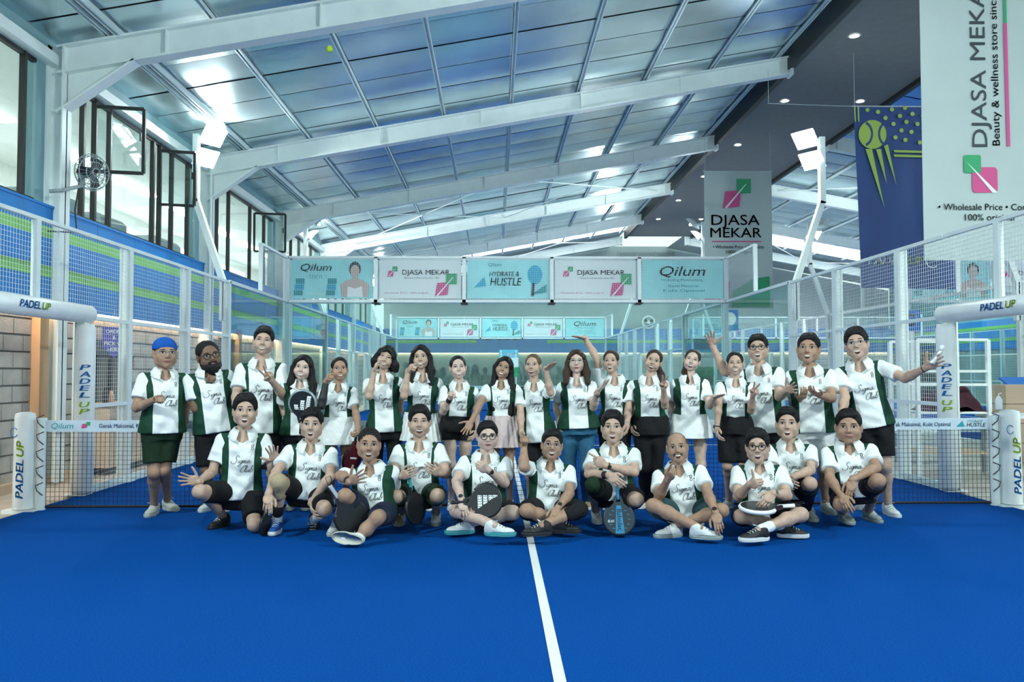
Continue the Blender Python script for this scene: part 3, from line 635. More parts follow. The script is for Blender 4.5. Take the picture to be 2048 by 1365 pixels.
v0 = Q(1933, 324); v1 = Q(1985, 386); v2 = Q(1996, 386); mb.poly([(v0[0], v0[2]), (v1[0], v1[2]), (v2[0], v2[2])], (0, yy-0.003, 0), X1, Z1, mi=3)
b0 = Q(1877, 420); put_text(mb, '• Wholesale Price • Complete •', (b0[0], yy, b0[2]), X1, Z1, 0.085, 1.52, bold=0.006, mi=0)
b0 = Q(1930, 441); put_text(mb, '100% original', (b0[0], yy, b0[2]), X1, Z1, 0.085, 0.66, bold=0.006, mi=0)
mb.build('print', ['ink_dark', 'pink', 'green', 'ban_paper'], r)
# navy banner with the ball
yb = 15.2; x0 = at(1706, 213, yb)[0]; x1 = at(1893, 213, yb)[0]; z1 = at(1760, 213, yb)[2]; z0 = at(1800, 577, yb)[2]
r = empty('hanging_banner', (x0, yb, z1)); tag(r, 'navy hanging banner with a lime ball, dots and streaks behind the white one', 'banner', 'hanging banners over the walkway')
mb = MB(); wv = cloth(mb, x0, x1, yb, z0, z1, amp=0.035, seed=2.2, lean=0.12); mb.build('sheet', 'ban_navy', r, smooth=True); cords(r, x0, x1, yb, z1)
MB().tube([at(1535, 207, 15.2), at(1706, 213, 15.2)], 0.005, 5).build('cord', 'cord', r); MB().tube([at(1537, 207, 15.2), at(1537, 207, 15.2)*np.array([1, 1, 0])+Z1*7.2], 0.004, 5).build('cord', 'cord', r)
mb = MB(); yy = yb-0.055
def Q2(px, py): p = at(px, py, yy); return (p[0], p[2])
def pl(pts, mi, k=0): MB().poly([Q2(*p) for p in pts], (0, yy-0.003*k, 0), X1, Z1).build(('ball_print' if len(pts) > 22 else 'dot' if len(pts) == 10 else 'streak' if len(pts) == 3 else 'seam' if mi else 'stripe'), 'ban_navy' if mi else 'ball_green', r)
pl([(1745+28*math.cos(t), 269+29*math.sin(t)) for t in np.linspace(0, 2*math.pi, 25)[:-1]], 0)
for cx_, r0, r1, t0, t1 in ((1727, 15, 19, -1.3, 1.3), (1775, 15, 19, 1.9, 4.3)):
    A_ = [(cx_+r1*math.cos(t), 268+r1*1.35*math.sin(t)) for t in np.linspace(t0, t1, 10)]; B_ = [(cx_+r0*math.cos(t), 268+r0*1.35*math.sin(t)) for t in np.linspace(t1, t0, 10)]; pl(A_+B_, 1, 1)
for a_ in ([(1731, 298), (1744, 298), (1769, 416)], [(1752, 299), (1762, 298), (1774, 370)], [(1768, 292), (1776, 289), (1793, 371)]): pl(a_, 0)
for dx, dy in ((1735, 220), (1756, 224), (1771, 236), (1784, 219), (1800, 232), (1810, 216), (1825, 228), (1787, 248), (1813, 244), (1803, 261), (1823, 264), (1791, 275), (1811, 280), (1835, 248), (1846, 232), (1850, 262), (1866, 240), (1862, 222), (1840, 285)):
    pl([(dx+4.3*math.cos(t), dy+4.3*math.sin(t)) for t in np.linspace(0, 2*math.pi, 11)[:-1]], 0)
for y_ in (300, 309): pl([(1787, y_), (1880, y_+3), (1880, y_+7), (1789, y_+5)], 0)
for x_ in (1706, 1713): pl([(x_+2, 214), (x_+5, 214), (x_+6, 246), (x_+3, 240)], 0)
yy = yb-0.10
mb = MB(); p0 = at(1737, 529, yy); put_text(mb, 'PADEL', p0, X1, Z1, 0.16, 0.66, shear=0.25, bold=0.03, mi=0); p0 = at(1818, 529, yy); put_text(mb, 'UP', p0, X1, Z1, 0.16, 0.30, shear=0.25, bold=0.03, mi=1)
c0 = at(1865, 520, yy); mb.tube([(c0[0]+0.13*math.cos(t), yy, c0[2]+0.15*math.sin(t)) for t in np.linspace(0, 5.4, 16)], 0.008, 5, mi=0)
mb.build('lettering', ['ink_white', 'ink_green'], r)
# smaller white banner farther back
yb = 20.4; x0 = at(1408, 343, yb)[0]; x1 = at(1543, 343, yb)[0]; z1 = at(1470, 343, yb)[2]; z0 = at(1470, 618, yb)[2]
r = empty('hanging_banner', (x0, yb, z1)); tag(r, 'white hanging banner with upright black letters and leaf squares, farther back', 'banner', 'hanging banners over the walkway')
mb = MB(); cloth(mb, x0, x1, yb, z0, z1, amp=0.02, seed=0.4); mb.build('sheet', 'ban_white', r, smooth=True); cords(r, x0, x1, yb, z1)
mb = PB(); yy = yb-0.035
def T(t, px, py, h, w, mi=0, b=0.004): p = at(px, py, yy); put_text(mb, t, p, X1, Z1, h, w, bold=b, mi=mi)
k = yb/F_PX; p = at(1446, 417, yy); logo(mb, p, X1, Z1, 60*k, 2, 1, 3)
T('DJASA', 1423, 450, 21*k, 98*k); T('MEKAR', 1421, 475, 20*k, 104*k); T('• Wholesale Price • Complete', 1426, 497, 6.5*k, 104*k, b=0.006); T('100% original', 1452, 507, 6.5*k, 55*k, b=0.006)
p = at(1424, 484, yy); mb.poly([(0, 0), (100*k, 0), (100*k, 2*k), (0, 2*k)], p, X1, Z1, mi=1)
p = at(1466, 614, yy); mb.poly([(0, 0), (75*k, 0), (75*k, 62*k), (40*k, 56*k), (0, 30*k)], p, X1, Z1, mi=2); p = at(1410, 614, yy); mb.poly([(0, 10*k), (46*k, 0), (52*k, 50*k), (6*k, 62*k)], p, X1, Z1, mi=1)
mb.build('print', ['ink_dark', 'pink', 'green', 'ban_paper'], r)

# ---- signs
def sign(name, label, y, x0, y0, x1, y1, m, items, mats, pts=None):
    a = at(x0, y0, y); b = at(x1, y1, y); r = empty(name, (a[0], y, b[2])); tag(r, label, 'sign')
    mb = MB(); P = [(a[0], b[2]), (b[0], b[2]), (b[0], a[2]), (a[0], a[2])] if pts is None else [(at(px, py, y)[0], at(px, py, y)[2]) for px, py in pts]
    mb.poly(P, (0, y, 0), X1, Z1, t=0.03); mb.build('board', m, r)
    mb = MB()
    for t, px, py, hpx, wpx, mi in items: put_text(mb, t, at(px, py, y-0.005), X1, Z1, hpx*y/F_PX, wpx*y/F_PX, bold=0.03, mi=mi)
    if items: mb.build('lettering', mats, r)
    if name == 'post_sign': MB().box((a[0]+b[0])/2-0.025, (a[0]+b[0])/2+0.025, y+0.032, y+0.08, -0.02, a[2]-0.03).build('post', 'white_steel', r)
    return r
sign('post_sign', 'blue square sign with a white letter D beyond the right fence', 13.5, 1810, 620, 1842, 662, 'sign_blue', [('D', 1817, 652, 24, 19, 0)], ['ink_white'])
r = sign('post_sign', 'blue post sign with a pale round mark beside the back fence corner', 24.5, 1446, 620, 1477, 662, 'sign_blue', [], [])
mb = MB(); c = at(1461, 638, 24.49); mb.poly([(0.17*math.cos(t), 0.20*math.sin(t)) for t in np.linspace(0, 2*math.pi, 17)[:-1]], c, X1, Z1); mb.build('mark', 'ban_paper', r)
r = sign('court_sign', 'cyan and green court number sign on the far wall', 38.0, 998, 700, 1037, 754, 'sign_cyan', [('COURT', 1003, 715, 9, 30, 0)], ['ink_white'])
a, b = at(1000, 716, 37.99), at(1037, 735, 37.99); mb = MB(); mb.poly([(a[0], b[2]), (b[0], b[2]), (b[0], a[2]), (a[0], a[2])], (0, 37.99, 0), X1, Z1, mi=0); a, b = at(1000, 735, 37.98), at(1037, 754, 37.98); mb.poly([(a[0], b[2]), (b[0], b[2]), (b[0], a[2]), (a[0], a[2])], (0, 37.98, 0), X1, Z1, mi=1)
put_text(mb, '3', at(1012, 750, 37.97), X1, Z1, 0.28, 0.2, bold=0.03, mi=0); mb.build('panel', ['ban_paper', 'green'], r)
for sx in (0.1, 0.8): MB().bar((at(998, 754, 38)[0]+sx, 38.02, 0), (at(998, 754, 38)[0]+sx, 38.02, 2.4), 0.05).build('leg', 'white_steel', r)
# order sign hanging at the counter (faces the court)
zz = lambda px, py: atx(px, py, WX+0.35)
pts = [zz(214, 653), zz(243, 653), zz(243, 695), zz(229, 717), zz(214, 695)]
o0 = pts[0]; r = empty('order_sign', o0); tag(r, 'violet blue pointed sign reading order and pick up here on the block wall', 'sign')
mb = MB(); dv = np.array([-o0[0], -o0[1], 0]); dv /= np.linalg.norm(dv); U = np.array([-dv[1], dv[0], 0])
sc = 0.31; ctr = np.array([(pts[0][0]+pts[1][0])/2, (pts[0][1]+pts[1][1])/2, 0])
zt, zm, zb = pts[0][2], pts[2][2], pts[3][2]
mb.poly([(-sc/2, zm), (0, zb), (sc/2, zm), (sc/2, zt), (-sc/2, zt)], ctr, U, Z1, t=0.03); mb.build('board', 'sign_violet', r)
mb = MB()
for i, t in enumerate(('ORDER', '&', 'PICK UP', 'HERE')):
    w_ = {'ORDER': 0.21, '&': 0.035, 'PICK UP': 0.25, 'HERE': 0.16}[t]; put_text(mb, t, ctr+dv*0.006+Z1*(zt-0.09-i*0.085), U, Z1, 0.055, w_, align='c', bold=0.04)
mb.build('lettering', 'ink_white', r)
MB().tube([ctr+Z1*zt, ctr+Z1*2.26], 0.006, 5).build('cord', 'cord', r)
# counter
r = empty('counter', (WX+0.25, 12.1, 0)); tag(r, 'pale wooden service counter along the block wall under the order sign', 'counter')
for k in range(7): MB().box(WX+0.12, WX+0.46, 11.25+k*0.26, 11.25+k*0.26+0.254, 0.08, 0.92).build('plank', 'pale_wood', r)
MB().box(WX+0.11, WX+0.50, 11.2, 13.12, 0.92, 0.965).build('worktop', 'wood', r); MB().box(WX+0.12, WX+0.42, 11.28, 13.0, 0.0, 0.08).build('toe_kick', 'black', r)
for k, (yy, h, m) in enumerate(((11.45, 0.22, 'black'), (11.62, 0.16, 'pale_wood'), (12.75, 0.25, 'grey_metal'))):
    mb = MB(); mb.tube([(WX+0.30, yy, 0.965), (WX+0.30, yy, 0.965+h*0.6), (WX+0.30, yy, 0.965+h*0.8), (WX+0.30, yy, 0.965+h)], [0.04, 0.042, 0.025, 0.02], 10)
    o = mb.build('counter_jar', m, None, smooth=True, loc=(WX+0.30, yy, 0.965)); tag(o, '%s jar standing on the wooden counter under the order sign' % ('tall black', 'short tan', 'tall grey')[k], 'jar')
# ---- wall fan by the first column
c = np.array(atx(184, 345, WX+0.50)); r = empty('wall_fan', (WX+0.1, c[1], c[2])); tag(r, 'grey industrial wall fan with a wire guard on the first column', 'fan')
ax = np.array([0.86, -0.5, -0.12]); ax /= np.linalg.norm(ax); u = np.cross(ax, Z1); u /= np.linalg.norm(u); v = np.cross(u, ax); R_ = 0.33
mb = MB()
for d, rr in ((-0.07, 0.15), (-0.05, 0.21), (0, 0.235), (0.05, 0.21), (0.08, 0.13), (0.09, 0.05)):
    mb.tube([c+ax*d+(u*math.cos(t)+v*math.sin(t))*rr for t in np.linspace(0, 2*math.pi, 25)[:-1]], 0.006, 5, closed=True)
for t in np.linspace(0, 2*math.pi, 25)[:-1]:
    e = u*math.cos(t)+v*math.sin(t); mb.tube([c+ax*-0.07+e*0.09, c+ax*-0.05+e*0.21, c+e*0.235, c+ax*0.05+e*0.21, c+ax*0.08+e*0.13, c+ax*0.09+e*0.04], 0.003, 4)
g_ = mb.build('wire_guard', 'grey_metal', r); g_['kind'] = 'stuff'
for k in range(3):
    t0 = k*2.094; V = []
    for i in range(5):
        rr = 0.04+0.042*i; wd = 0.035+0.035*math.sin(math.pi*(i+1)/6)
        for sg in (-1, 1): V.append(c+(u*math.cos(t0+sg*wd/rr*0.8)+v*math.sin(t0+sg*wd/rr*0.8))*rr+ax*sg*0.02)
    MB().add(V, [(2*i, 2*i+1, 2*i+3, 2*i+2) for i in range(4)]).build('blade', 'black', r)
MB().tube([c-ax*0.24, c-ax*0.22, c-ax*0.08, c-ax*0.02], [0.05, 0.075, 0.075, 0.05], 14).build('motor', 'grey_metal', r, smooth=True)
w_ = np.array([WX+0.2, c[1]-0.45, c[2]-0.35])
MB().tube([w_, w_+np.array([0.12, 0.05, 0.02]), c-ax*0.22-Z1*0.18, c-ax*0.2-Z1*0.02], 0.025, 8).build('bracket', 'grey_metal', r)
MB().tube([c-ax*0.25-Z1*0.08, c-ax*0.35-Z1*0.5, c-ax*0.3-Z1*0.8, w_-Z1*0.5], 0.01, 6).build('cable', 'black', r)
# white wall fan far right of centre
c = np.array(at(1297, 645, 40.9)); r = empty('wall_fan', (c[0], 41.5, c[2])); tag(r, 'white ringed wall fan on the far end wall', 'fan')
mb = MB(); mb.tube([c+np.array([math.cos(t), 0, math.sin(t)])*0.30 for t in np.linspace(0, 2*math.pi, 21)[:-1]], 0.05, 8, closed=True); mb.build('ring', 'white_steel', r, smooth=True)
for k in range(3):
    t0 = 0.5+k*2.094; MB().add([c+np.array([math.cos(t0+a), 0.02, math.sin(t0+a)])*rr for rr, a in ((0.05, -0.5), (0.26, -0.4), (0.28, 0.3), (0.05, 0.5))], [(0, 1, 2, 3)]).build('blade', 'black', r)
MB().tube([c-YU*0.03, c+YU*0.3, (c[0], 41.62, c[2])], [0.09, 0.09, 0.05], 10).build('motor', 'white_steel', r)
# ball in the air
c = at(659, 98, 9.6); mb = MB(); n = 14; V = []
for j in range(9):
    ph = math.pi*j/8
    for i in range(n): V.append(c+0.036*np.array([math.sin(ph)*math.cos(2*math.pi*i/n), math.sin(ph)*math.sin(2*math.pi*i/n), math.cos(ph)*1.15]))
mb.add(V, [(j*n+i, j*n+(i+1) % n, (j+1)*n+(i+1) % n, (j+1)*n+i) for j in range(8) for i in range(n)])
o = mb.build('padel_ball', mat('felt', (0.45, 0.70, 0.02), 0.9, bump=0.5, bscale=200), None, smooth=True, loc=c); tag(o, 'small lime green ball high in the air under the roof', 'ball')

# ---- furniture beyond the right gate
def P3(px, py, y): return np.array(at(px, py, y))
y0_, y1_ = 10.85, 11.6; xl, xr = P3(1836, 800, y0_)[0], P3(1978, 800, y0_)[0]
r = empty('bench_shelter', (xl, y0_, -0.02)); tag(r, 'white steel framed bench rack behind the right gateway post', 'rack')
zt = P3(1900, 680, y0_)[2]; fz = -0.02
for x in (xl, xr):
    for yy in (y0_, y1_): MB().box(x-0.025, x+0.025, yy-0.025, yy+0.025, fz, zt).build('upright', 'white_steel', r)
for z in (zt, P3(1900, 743, y0_)[2], P3(1900, 770, y0_)[2]):
    for yy in (y0_, y1_): MB().bar((xl, yy, z), (xr, yy, z), 0.035).build('crossbar', 'white_steel', r)
for z, m in ((P3(1900, 824, y0_)[2], 'white_steel'), (P3(1900, 905, y0_)[2], 'pale_wood'), (P3(1900, 955, y0_)[2], 'white_steel')):
    for k in range(4): MB().box(xl, xr, y0_+k*0.2, y0_+k*0.2+0.185, z-0.03, z).build('shelf_board', m, r)
# jackets heaped on the shelf
zs = P3(1900, 824, y0_)[2]; cx_ = P3(1925, 800, y0_)[0]
mb = MB(); nx, ny_ = 22, 14; V = []
for j in range(ny_+1):
    for i in range(nx+1):
        u, v = i/nx*2-1, j/ny_*2-1; q = max(0, 1-u*u-v*v*0.9)
        h = 0.40*q**0.6*(0.75+0.25*math.sin(5*u+2*v)+0.12*math.sin(11*u-7*v)) - 0.0
        V.append((cx_+u*0.46+0.04*math.sin(4*v), y0_+0.36+v*0.36+0.03*math.sin(6*u), zs+max(0.0, h)+0.004))
mb.add(V, [(j*(nx+1)+i, j*(nx+1)+i+1, (j+1)*(nx+1)+i+1, (j+1)*(nx+1)+i) for j in range(ny_) for i in range(nx)])
n0 = len(V); mb.add([(a, b, zs+0.002) for a, b, c in V], [(j*(nx+1)+i, (j+1)*(nx+1)+i, (j+1)*(nx+1)+i+1, j*(nx+1)+i+1) for j in range(ny_) for i in range(nx)])
o = mb.build('jacket', 'maroon', None, smooth=True, loc=(cx_, y0_+0.36, zs)); tag(o, 'dark maroon jacket heaped on the white rack behind the right gate', 'jacket')
# white table and wooden stools farther right
yt = 10.6; xa = P3(1998, 850, yt)[0]+0.1; r = empty('side_table', (xa+0.6, yt+0.4, fz)); tag(r, 'white topped table at the right edge behind the net post', 'table')
zt2 = P3(2030, 832, yt)[2]; MB().box(xa, xa+1.3, yt, yt+0.7, zt2-0.04, zt2).build('table_top', 'white_steel', r)
for sx in (0.05, 1.2):
    for sy in (0.05, 0.6): MB().box(xa+sx, xa+sx+0.05, yt+sy, yt+sy+0.05, fz, zt2-0.04).build('leg', 'grey_metal', r)
for k, (px, yy) in enumerate(((2012, 12.4), (2040, 12.9))):
    xa2 = P3(px, 800, yy)[0]; r = empty('storage_box', (xa2, yy, fz)); tag(r, ('pale wooden box behind the right net post', 'pale wooden box with a blue lid at the right edge')[k], 'box', 'wooden boxes on the right')
    zt3 = P3(px, 770 if k == 0 else 790, yy)[2]
    for j in range(4): MB().box(xa2, xa2+0.6, yy, yy+0.5, fz+(zt3-fz)*j/4+0.004, fz+(zt3-fz)*(j+1)/4-0.004).build('plank', 'pale_wood', r)
    if k: MB().add([(xa2-0.03, yy-0.03, zt3), (xa2+0.63, yy-0.03, zt3), (xa2+0.63, yy+0.5, zt3+0.25), (xa2-0.03, yy+0.5, zt3+0.25), (xa2-0.03, yy-0.03, zt3+0.03), (xa2+0.63, yy-0.03, zt3+0.03), (xa2+0.63, yy+0.5, zt3+0.28), (xa2-0.03, yy+0.5, zt3+0.28)], [(0, 3, 2, 1), (4, 5, 6, 7), (0, 1, 5, 4), (1, 2, 6, 5), (2, 3, 7, 6), (3, 0, 4, 7)]).build('lid', 'sign_blue', r)
# pump bottle on the right net post
x = CX+5.06-0.11; c = np.array([x, NY-0.02, 0.992])
mb = MB(); mb.tube([c, c+Z1*0.01, c+Z1*0.10, c+Z1*0.125, c+Z1*0.14], [0.03, 0.034, 0.034, 0.022, 0.014], 12); o = mb.build('pump_bottle', 'pad', None, smooth=True, loc=c)
MB().tube([c+Z1*0.14, c+Z1*0.165, c+Z1*0.17+X1*0.03], 0.007, 6).build('pump', 'white_steel', o); tag(o, 'small white pump bottle standing on the right net post', 'bottle')
# small table between the courts, seen through the right mesh
yt = 12.4; xa = P3(1795, 880, yt)[0]; r = empty('low_bench', (xa+0.4, yt+0.2, fz)); tag(r, 'low white bench with grey legs beyond the right mesh fence', 'bench')
if xa < CX+5.4: xa = CX+5.4
zb_ = 0.46; 
for k in range(3): MB().box(xa, xa+0.95, yt+k*0.14, yt+k*0.14+0.13, zb_-0.03, zb_).build('seat_board', 'white_steel', r)
for sx in (0.05, 0.85): MB().box(xa+sx, xa+sx+0.05, yt+0.02, yt+0.38, fz, zb_-0.03).build('leg', 'grey_metal', r)
# ================================================================== PEOPLE: distance-field bodies meshed with surface nets
def cone(a, b, ra, rb, k=0.02, cut=None): return ('c', np.array(a, float), np.array(b, float), ra, rb, k, cut)
def ball(c, r, k=0.02): return ('e', np.array(c, float), np.array([r, r, r], float), np.eye(3), k)
def ell(c, r, R=None, k=0.02): return ('e', np.array(c, float), np.array(r, float), np.eye(3) if R is None else R, k)
def minus(p): return ('-', p)
def _bounds(p):
    if p[0] == 'c': r = max(p[3], p[4]); return np.minimum(p[1], p[2])-r, np.maximum(p[1], p[2])+r
    if p[0] == 'e': e = np.abs(p[3]) @ p[2]; return p[1]-e, p[1]+e
    if p[0] == 't':
        T = p[1]; L, Fw, U = T['lat'], T['fwd'], T['up']; hs = T['h']; w = max(T['wx'])+p[2]; d = max(T['wy'])+p[2]
        pts = np.array([T['P']+U*h+L*sx*w+Fw*sy*d for h in (p[3], p[4]) for sx in (-1, 1) for sy in (-1, 1)]); return pts.min(0), pts.max(0)
def _ev(p, X, Y, Z):
    if p[0] == 'c':
        a, b, ra, rb, cut = p[1], p[2], p[3], p[4], p[6]; d = b-a; L2 = d@d+1e-12
        x, y, z = X-a[0], Y-a[1], Z-a[2]; t = np.clip((x*d[0]+y*d[1]+z*d[2])/L2, 0, 1)
        r = np.sqrt((x-t*d[0])**2+(y-t*d[1])**2+(z-t*d[2])**2) - (ra+t*(rb-ra))
        if cut is not None:
            L = math.sqrt(L2); s = (x*d[0]+y*d[1]+z*d[2])/L - cut*L; r = np.maximum(r, s)
        return r
    if p[0] == 'e':
        c, r, R = p[1], p[2], p[3]; x, y, z = X-c[0], Y-c[1], Z-c[2]
        q = [(x*R[0, i]+y*R[1, i]+z*R[2, i])/r[i] for i in range(3)]
        k0 = np.sqrt(q[0]**2+q[1]**2+q[2]**2)+1e-9; k1 = np.sqrt((q[0]/r[0])**2+(q[1]/r[1])**2+(q[2]/r[2])**2)+1e-9
        return k0*(k0-1)/k1
    if p[0] == 't':
        T, inf, h0, h1 = p[1], p[2], p[3], p[4]; P, L, Fw, U = T['P'], T['lat'], T['fwd'], T['up']
        x, y, z = X-P[0], Y-P[1], Z-P[2]
        h = x*U[0]+y*U[1]+z*U[2]; l = x*L[0]+y*L[1]+z*L[2]; f = x*Fw[0]+y*Fw[1]+z*Fw[2]
        wx = np.interp(h, T['h'], T['wx'])+inf; wy = np.interp(h, T['h'], T['wy'])+inf; off = np.interp(h, T['h'], T['of'])
        q = (np.abs(l/wx)**2.4+np.abs((f-off)/wy)**2.4)**(1/2.4)
        return np.maximum((q-1)*np.minimum(wx, wy), np.maximum(h-h1, h0-h))
def field(prims, vox, pad=None):
    lo = np.array([1e9]*3); hi = -lo
    for p in prims:
        if p[0] == '-': continue
        a, b = _bounds(p); lo = np.minimum(lo, a); hi = np.maximum(hi, b)
    lo = lo-2.5*vox; hi = hi+2.5*vox; n = np.ceil((hi-lo)/vox).astype(int)+1
    V = np.full(n, 0.3, np.float32); ax = [lo[i]+vox*np.arange(n[i]) for i in range(3)]
    for p in prims:
        sub = p[0] == '-'; q = p[1] if sub else p
        k = q[5] if q[0] == 'c' else q[4] if q[0] == 'e' else q[5]
        a, b = _bounds(q); i0 = np.maximum(0, ((a-lo-k-3*vox)/vox).astype(int)); i1 = np.minimum(n, ((b-lo+k+3*vox)/vox).astype(int)+2)
        if (i1 <= i0).any(): continue
        sl = tuple(slice(i0[i], i1[i]) for i in range(3))
        d = _ev(q, ax[0][sl[0]][:, None, None], ax[1][sl[1]][None, :, None], ax[2][sl[2]][None, None, :]); o = V[sl]
        if sub:
            h = np.clip(0.5-0.5*(o+d)/max(k, 1e-4), 0, 1); V[sl] = o*(1-h)+(-d)*h+k*h*(1-h)
        else:
            h = np.clip(0.5+0.5*(o-d)/max(k, 1e-4), 0, 1); V[sl] = o*(1-h)+d*h-k*h*(1-h)
    return V, lo
_E = [(0, 1), (2, 3), (4, 5), (6, 7), (0, 2), (1, 3), (4, 6), (5, 7), (0, 4), (1, 5), (2, 6), (3, 7)]
_CO = np.array([[(i >> 2) & 1, (i >> 1) & 1, i & 1] for i in range(8)])
def nets(V, lo, vox):
    s = V < 0; c = np.zeros(np.array(V.shape)-1, np.int8)
    for o in _CO: c += s[o[0]:V.shape[0]-1+o[0], o[1]:V.shape[1]-1+o[1], o[2]:V.shape[2]-1+o[2]]
    idx = np.argwhere((c > 0) & (c < 8)); m = len(idx)
    cv = np.stack([V[idx[:, 0]+o[0], idx[:, 1]+o[1], idx[:, 2]+o[2]] for o in _CO], 1)
    acc = np.zeros((m, 3)); cnt = np.zeros(m)
    for a, b in _E:
        va, vb = cv[:, a], cv[:, b]; x = (va < 0) != (vb < 0); t = np.where(x, va/np.where(x, va-vb, 1), 0)
        acc += np.where(x[:, None], _CO[a]+(_CO[b]-_CO[a])*t[:, None], 0); cnt += x
    P = lo+(idx+acc/cnt[:, None])*vox
    im = np.full(c.shape, -1, np.int32); im[idx[:, 0], idx[:, 1], idx[:, 2]] = np.arange(m); Q = []
    for ax in range(3):
        sl0 = [slice(None)]*3; sl1 = [slice(None)]*3; sl0[ax] = slice(0, -1); sl1[ax] = slice(1, None)
        a, b = s[tuple(sl0)], s[tuple(sl1)]; e = np.argwhere(a != b); u, v = (ax+1) % 3, (ax+2) % 3
        ok = (e[:, u] > 0) & (e[:, v] > 0) & (e[:, u] < V.shape[u]-1) & (e[:, v] < V.shape[v]-1); e = e[ok]
        fl = a[e[:, 0], e[:, 1], e[:, 2]]
        def g(du, dv):
            q = e.copy(); q[:, u] -= du; q[:, v] -= dv; return im[q[:, 0], q[:, 1], q[:, 2]]
        q = np.stack([g(1, 1), g(0, 1), g(0, 0), g(1, 0)], 1); q[~fl] = q[~fl][:, ::-1]; Q.append(q)
    return P, np.concatenate(Q)
def sdf(prims, vox): V, lo = field(prims, vox); return nets(V, lo, vox)
def evalp(prims, P):
    return np.min([_ev(p, P[:, 0], P[:, 1], P[:, 2]) for p in prims], 0)
class Mesh:
    """joins quad/tri arrays with material indices, then one mesh object"""
    def __init__(s): s.V = []; s.F = []; s.MI = []; s.n = 0
    def add(s, V, Fc, mi=0):
        V = np.asarray(V, float)
        if len(V) == 0: return s
        s.V.append(V)
        for f in ([Fc] if isinstance(Fc, np.ndarray) else [np.array([q]) for q in Fc]):
            s.F.append(np.asarray(f)+s.n); s.MI.append(np.full(len(f), mi))
        s.n += len(V); return s
    def build(s, name, mats, parent, off, attrs=None):
        V = np.concatenate(s.V)-np.asarray(off); me = bpy.data.meshes.new(name)
        me.vertices.add(len(V)); me.vertices.foreach_set('co', V.astype(np.float32).ravel())
        cnt = np.concatenate([np.full(len(f), f.shape[1]) for f in s.F]); li = np.concatenate([f.ravel() for f in s.F])
        me.loops.add(len(li)); me.loops.foreach_set('vertex_index', li.astype(np.int32))
        st = np.concatenate([[0], np.cumsum(cnt)[:-1]]); me.polygons.add(len(cnt)); me.polygons.foreach_set('loop_start', st.astype(np.int32))
        me.polygons.foreach_set('use_smooth', np.ones(len(cnt), bool)); me.polygons.foreach_set('material_index', np.concatenate(s.MI).astype(np.int32))
        for m in (mats if isinstance(mats, list) else [mats]): me.materials.append(M[m] if isinstance(m, str) else m)
        for k, v in (attrs or {}).items():
            a = me.attributes.new(k, 'FLOAT', 'POINT'); a.data.foreach_set('value', v.astype(np.float32))
        me.update(calc_edges=True); me.validate()
        o = bpy.data.objects.new(name, me); link(o, parent)
        w = np.zeros(3); p = parent
        while p is not None: w += np.array(p.location); p = p.parent
        o.location = np.asarray(off)-w; return o

# ---- cloth, skin, hair materials
def shirt_mat():
    m = mat('polo_cloth', (0.80, 0.86, 0.86), 0.75, bump=0.6, bscale=13, spec=0.25); nt = m.node_tree; b = nt.nodes['Principled BSDF']
    a = nt.nodes.new('ShaderNodeAttribute'); a.attribute_name = 'green'; g = nt.nodes.new('ShaderNodeMath'); g.operation = 'GREATER_THAN'; g.inputs[1].default_value = 0.0
    nt.links.new(a.outputs['Fac'], g.inputs[0]); mx_ = nt.nodes.new('ShaderNodeMix'); mx_.data_type = 'RGBA'
    mx_.inputs[6].default_value = (0.80, 0.86, 0.86, 1); mx_.inputs[7].default_value = (0.008, 0.052, 0.028, 1)
    nt.links.new(g.outputs[0], mx_.inputs[0]); nt.links.new(mx_.outputs[2], b.inputs['Base Color']); return m
M['shirt'] = shirt_mat(); M['collar'] = mat('collar', (0.80, 0.86, 0.86), 0.75, bump=0.3, bscale=60, spec=0.25)
M['shirt_ink'] = mat('shirt_ink', (0.045, 0.06, 0.06), 0.8)
def skin(name, c):
    m = mat(name, c, 0.55, noise=0.12, nscale=26, bump=0.10, bscale=90, spec=0.3); b = m.node_tree.nodes['Principled BSDF']
    b.inputs['Subsurface Weight'].default_value = 0.0; return m
SK = {'pale': skin('skin_pale', (0.58, 0.43, 0.355)), 'fair': skin('skin_fair', (0.51, 0.355, 0.27)), 'tan': skin('skin_tan', (0.38, 0.24, 0.165)), 'brown': skin('skin_brown', (0.20, 0.12, 0.08))}
def hairm(name, c): return mat(name, c, 0.5, noise=0.3, nscale=60, bump=0.5, bscale=70, stretch=(3, 3, 0.35), spec=0.22)
HM = {'black': hairm('hair_black', (0.010, 0.010, 0.011)), 'brown': hairm('hair_brown', (0.045, 0.026, 0.018)), 'light': hairm('hair_light', (0.11, 0.07, 0.045)), 'grey': hairm('hair_cropped', (0.06, 0.055, 0.05))}
M['lip'] = mat('lip', (0.36, 0.13, 0.12), 0.45); M['eye_white'] = mat('eye_white', (0.72, 0.74, 0.74), 0.3); M['iris'] = mat('iris', (0.012, 0.009, 0.008), 0.25)
M['mouth'] = mat('mouth', (0.05, 0.012, 0.012), 0.6); M['teeth'] = mat('teeth', (0.80, 0.80, 0.76), 0.3)
def clothm(n, c, **k): return mat(n, c, 0.85, noise=0.10, nscale=14, bump=0.45, bscale=22, spec=0.2, **k)
